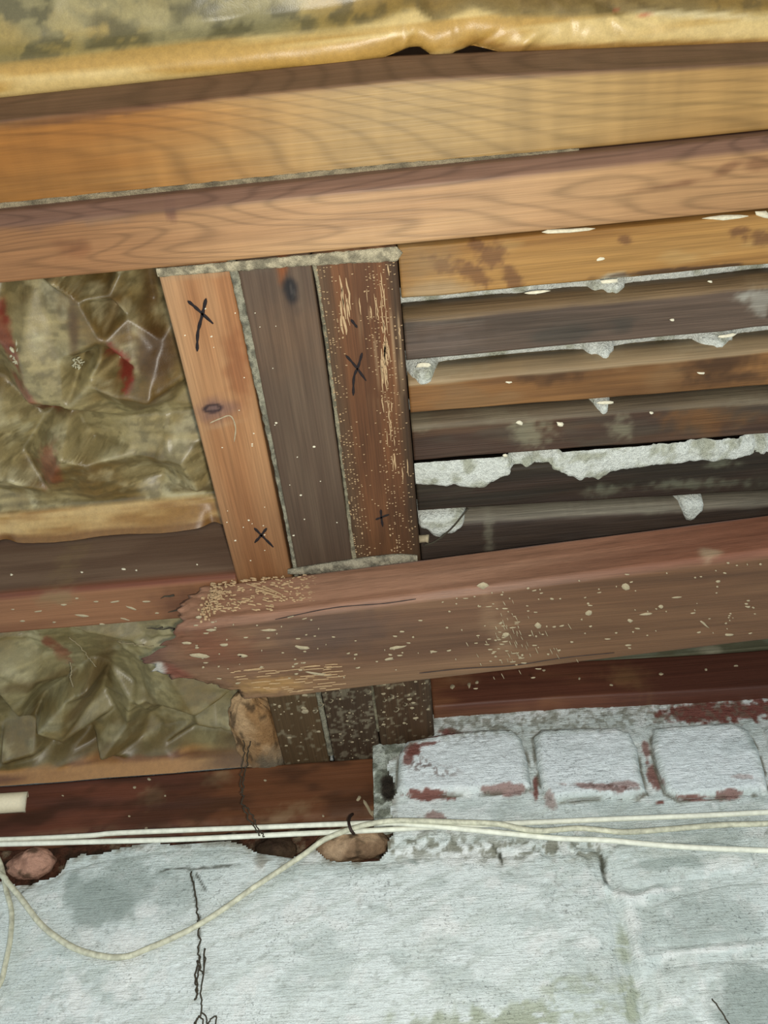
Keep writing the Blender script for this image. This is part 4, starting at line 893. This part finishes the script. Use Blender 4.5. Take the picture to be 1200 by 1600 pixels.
for i, p in enumerate(stone_polys): lump(p, .9925, [.004, .003, .002, .003, .003][i], [.020, .012, .012, .01, .02][i], 'stone', .0026, i + 9)

# crumbling bed behind the ragged edge, under the left wall plate
def rubf(U, W_):
    P = np.stack([U, 0 * U, W_], 1); return np.stack([U, 1.028 - .024 * (fbm(P, 28, seed=310, o=4) - .3) - .014 * (1 - sstep(.60, .64, W_)) + .02 * sstep(.675, .69, W_), W_], 1)
def rub_col(P):
    c = mixc(np.tile(C(96, 62, 46), (len(P), 1)), C(60, 46, 34), sstep(.42, .6, fbm(P, 40, seed=311))); c = mixc(c, C(150, 134, 110), .8 * sstep(.56, .66, fbm(P, 70, seed=313)))
    c = mixc(c, C(112, 48, 36), .6 * blob(P, 'y', 1.02, 280, 1325, 60, 10, 0, .7, .8)); c = mixc(c, C(44, 34, 26), .9 * blob(P, 'y', 1.02, 430, 1335, 34, 30, 0, .6, .6)); return c
grid_sheet('mortar_bed', np.arange(-.90, .0, .003), np.arange(.575, .700, .003), rubf, M_RUB, rub_col, parent=wall, kind='stuff')
# rough mortar cheek at the end of the wall plate, beside the worm-eaten joist
def chf(U, W_):
    P = np.stack([U, 0 * U, W_], 1); return np.stack([U, 1.004 - .020 * (fbm(P, 40, seed=320, o=4) - .4), W_], 1)
def ch_col(P):
    c = mixc(np.tile(C(214, 220, 206), (len(P), 1)), C(140, 144, 128), sstep(.45, .62, fbm(P, 90, seed=321)))
    return mixc(c, C(48, 40, 32), .95 * blob(P, 'y', 1.0, 606, 1226, 12, 26, 0, .4, .5))  # dark patch: shade of a hole beside the plate, painted on
grid_sheet('mortar_cheek', np.arange(-.088, .010, .0022), np.arange(.645, .799, .0022), chf, M_RUB, ch_col, parent=wall, kind='stuff')

# ---------------------------------------------------------------- mineral wool wads
def wad(cx, cy, cz, rx, ry, rz, seed, cf, label, nr=60):
    th = np.linspace(0, math.pi, nr // 2 + 1); ph = np.linspace(0, 2 * math.pi, nr, endpoint=False)
    T, Ph = np.meshgrid(th, ph, indexing='ij'); D_ = np.stack([np.sin(T) * np.cos(Ph), np.cos(T) * 1.0 + 0 * Ph, np.sin(T) * np.sin(Ph)], 2).reshape(-1, 3)
    r = 1 + .45 * (fbm(D_ + seed, 1.6, seed=seed) - .5) + .16 * (fbm(D_ + seed, 6, seed=seed + 2, o=4) - .5)
    P = np.array([cx, cy, cz]) + D_ * r[:, None] * np.array([rx, ry, rz]); n = nr; i = (np.arange(nr // 2)[:, None] * n + np.arange(n)[None]); j = (np.arange(nr // 2)[:, None] * n + (np.arange(n)[None] + 1) % n)
    q = np.stack([i, j, j + n, i + n], 2).reshape(-1, 4)
    return link('wool_wad', P, q, M_WOOL, cf(P), label=label, cat='insulation')
def woolc(a, b):
    def f(P): return mixc(mixc(np.tile(a, (len(P), 1)), b, sstep(.4, .62, fbm(P, 28, seed=7))), C(60, 48, 36), .6 * sstep(.6, .72, fbm(P, 60, seed=9)))
    return f
p = at(549, 1322, 'y', 1.0); wad(p[0], p[1], p[2] + .004, .050, .020, .026, 3, woolc(C(176, 148, 118), C(130, 104, 80)), 'tan mineral wool wad stuffed in the wall top under the cables')
p = at(50, 1350, 'y', 1.006); wad(p[0], p[1], p[2], .034, .018, .022, 5, woolc(C(190, 146, 124), C(130, 96, 80)), 'small pinkish wool wad in the crumbling wall top at the left')
p = at(432, 1330, 'y', 1.012); wad(p[0], p[1], p[2], .028, .016, .024, 8, woolc(C(62, 48, 38), C(88, 70, 54)), 'dark dirty wool wad between the cable loop and the wall plate')
def wcol(P):
    c = woolc(C(190, 156, 116), C(160, 122, 82))(P); return mixc(c, C(120, 112, 96), .8 * blob(P, 'z', .83, 425, 1172, 30, 26, -30, .7, .6))
p = at(409, 1140, 'z', .835); wad(p[0] - .002, p[1] - .003, .822, .043, .095, .032, 12, wcol, 'long tan mineral wool wad bulging out beside the foot of the short joists', 80)

# ---------------------------------------------------------------- cables, nail, conduit
rdj = random.Random(4)
def cable(pts, r, mat, label, k='y', cat='cable', group=None):
    P = spline([at(a, b, 'y', d) for a, b, d in pts], 9); V, Fc = tube_geo(P, r, 10)
    return link('cable', V, Fc, mat, label=label, cat=cat, group=group)
cable([(-260, 1318, .975), (0, 1312, .975), (133, 1306, .975), (177, 1302, .975), (267, 1298, .974), (400, 1293, .973), (520, 1288, .971), (610, 1286, .970), (655, 1289, .969), (700, 1293, .969), (800, 1303, .968), (875, 1310, .968), (950, 1313, .968), (1025, 1320, .968), (1100, 1325, .968), (1200, 1329, .968), (1400, 1338, .968), (1900, 1350, .968)], .0036, M_CAB,
      'upper of the two white cables at the left, sagging lowest at the right edge')
cable([(-260, 1324, .972), (0, 1319, .972), (133, 1315.5, .972), (267, 1312, .972), (400, 1306, .973), (460, 1303, .975), (550, 1299, .979), (610, 1296, .980), (680, 1292, .980), (760, 1288.5, .978), (810, 1286, .974), (950, 1280, .970), (1100, 1274, .970), (1200, 1269, .970), (1400, 1260, .970), (1900, 1240, .970)], .0036, M_CAB,
      'lower of the two white cables at the left, ending topmost at the right edge')
cable([(-160, 1300, 1.0), (-60, 1330, .980), (0, 1366, .969), (12, 1379, .969), (33, 1404, .973), (62, 1442, .977), (92, 1467, .977), (125, 1485, .977), (167, 1495, .977), (200, 1494, .977), (229, 1483, .977), (271, 1465, .977), (312, 1444, .977), (354, 1417, .977), (396, 1387, .976), (437, 1360, .975), (475, 1335, .972), (505, 1313, .968), (535, 1300, .964), (556, 1293, .962), (580, 1287, .961), (620, 1282, .961), (700, 1284, .962), (775, 1287, .963), (815, 1295, .962), (850, 1298, .962), (900, 1294, .963), (940, 1297, .963), (980, 1300, .963), (1050, 1295, .964), (1125, 1289, .964), (1200, 1287, .964), (1400, 1280, .964), (1900, 1262, .964)], .0037, M_CABD,
      'grimy cable drooping in a wide loop over the whitewash and back up to the nail')
cable([(-60, 1285, 1.0), (-20, 1320, .986), (0, 1348, .984), (10, 1392, .983), (18, 1425, .981), (16, 1467, .977), (8, 1508, .977), (0, 1537, .977), (-30, 1590, .977), (-50, 1700, .977)], .0033, M_CABD, 'short grimy cable hanging down the whitewash at the left edge')
V, Fc = tube_geo(spline([at(a, b, 'y', d) for a, b, d in [(551, 1272, 1.028), (547, 1276, .985), (545, 1285, .957), (548, 1296, .955), (552, 1302, .965), (553, 1303, .99)]], 5), .0022, 8)
link('bent_nail', V, Fc, M_NAIL, label='rusty bent nail holding the cables under the wall plate', cat='nail')
# half-round cream conduit end: hollow gutter with a slanted cut
A0 = at(-90, 1262, 'y', .985); A1 = at(48, 1253, 'y', .985); V = []; Fc = []; nn = 12; st = 12
for i in range(st + 1):
    c = A0 + (A1 - A0) * i / st
    for k in range(nn + 1):
        a = -math.pi * .62 + math.pi * 1.24 * k / nn
        for rr in (.016, .0138):
            V.append(c + np.array([-.010 * (k / nn - .0) ** 3 * 0 - (0.012 * (1 - math.cos(a + .5)) * .5 if i == st else 0), -rr * math.cos(a), rr * math.sin(a) * .95]))
R_ = 2 * (nn + 1)
for i in range(st):
    for k in range(nn):
        a = i * R_ + 2 * k; Fc += [[a, a + 2, a + 2 + R_, a + R_], [a + 1, a + 1 + R_, a + 3 + R_, a + 3]]
    a = i * R_; Fc.append([a, a + R_, a + R_ + 1, a + 1]); a = i * R_ + 2 * nn; Fc.append([a, a + 1, a + R_ + 1, a + R_])
for e in (0, st):
    for k in range(nn): a = e * R_ + 2 * k; Fc.append([a, a + 1, a + 3, a + 2])
link('cable_conduit', V, Fc, M_PVC, label='cut end of cream plastic conduit at the left in front of the wall plate', cat='conduit')

# ---------------------------------------------------------------- roots, threads, wires
def strand(name, pts, k, v, r, mat, label, cat, wob=.0012, seed=1, per=8):
    r_ = random.Random(seed); P = spline([at(a, b, k, v) for a, b in pts], per); P = [q + np.array([r_.gauss(0, wob), r_.gauss(0, wob * .3), r_.gauss(0, wob)]) for q in P]
    return tube_geo(P, r, 5)
g1 = strand('r', [(298, 1362), (304, 1392), (309, 1430), (312, 1470), (311, 1510), (307, 1550)], 'y', .981, .0011, M_ROOT, '', '', .0009, 1)
g2 = strand('r', [(311, 1495), (318, 1520), (321, 1480), (316, 1540), (314, 1580), (309, 1592), (303, 1602), (306, 1620)], 'y', .981, .0010, M_ROOT, '', '', .0008, 2)
g3 = strand('r', [(308, 1500), (306, 1530), (309, 1556), (304, 1562)], 'y', .981, .0012, M_ROOT, '', '', .0008, 3)
g4 = strand('r', [(314, 1582), (322, 1588), (324, 1600), (330, 1592), (338, 1588), (336, 1604), (334, 1625)], 'y', .981, .0009, M_ROOT, '', '', .0003, 4)
g5 = strand('r', [(304, 1604), (310, 1590), (317, 1594), (316, 1608)], 'y', .981, .0009, M_ROOT, '', '', .0003, 5)
V, Fc = merge([g1, g2, g3, g4, g5]); link('dry_root', V, Fc, M_ROOT, label='thin dry root hanging down the whitewash behind the cable loop', cat='root')
V, Fc = merge([strand('w', [(352, 1050), (375, 1085), (388, 1110), (393, 1140), (389, 1170), (384, 1200), (379, 1230), (382, 1262), (392, 1285), (408, 1306)], 'y', .962, .0010, M_ROOT, '', '', .0012, 8), strand('w', [(384, 1130), (382, 1165), (378, 1200), (376, 1240)], 'y', .962, .0008, M_ROOT, '', '', .0012, 9),
                   strand('w', [(383, 1258), (394, 1275), (404, 1295), (414, 1308)], 'y', .960, .0009, M_ROOT, '', '', .001, 10)])
link('hanging_thread', V, Fc, M_ROOT, label='loose dark thread hanging past the tan wool onto the white cables', cat='thread')
for pts_, r_, w_, lb in [([(108, 996), (125, 1010), (140, 1030), (150, 1042)], .0007, .0005, 'fine dusty thread slanting over the lower crumpled paper'),
                         ([(110, 1035), (112, 1048), (110, 1060), (115, 1074)], .0011, .0004, 'short thick dusty thread hanging on the lower crumpled paper'),
                         ([(185, 1003), (205, 1006), (238, 1010)], .0007, .0012, 'dusty thread reaching from the lower paper to the broken beam tip')]:
    V, Fc = strand('w', pts_, 'z', .815, r_, M_ROOTL, '', '', w_, 11); link('dusty_thread', V, Fc, M_ROOTL, label=lb, cat='cobweb')
V, Fc = merge([strand('w', [(1112, 1560), (1128, 1582), (1142, 1605)], 'y', .981, .0009, M_ROOT, '', '', .0003, 14)])
link('straw', V, Fc, M_ROOT, label='single thin dark straw stuck on the grey patch low at the right', cat='straw')
# curled wood shavings hanging under the far ends of the joists
gs = []
for px, py, a in [(500, 1098, 10), (516, 1092, 8), (610, 1085, 9), (618, 1105, 10), (632, 1098, 7), (575, 1078, 8), (600, 1092, 6), (492, 1108, 8)]:
    a *= .55
    gs.append(tube_geo(spline([at(px, py, 'z', .795), at(px + a, py + a * .5, 'z', .785), at(px + a * .2, py + a * 1.3, 'z', .79), at(px - a * .5, py + a, 'z', .797)], 4), .0009, 5))
V, Fc = merge(gs); link('wood_shavings', V, Fc, M_SPD, label='curled wood shavings clinging below the broken beam on the short joists', cat='shavings', kind='stuff')
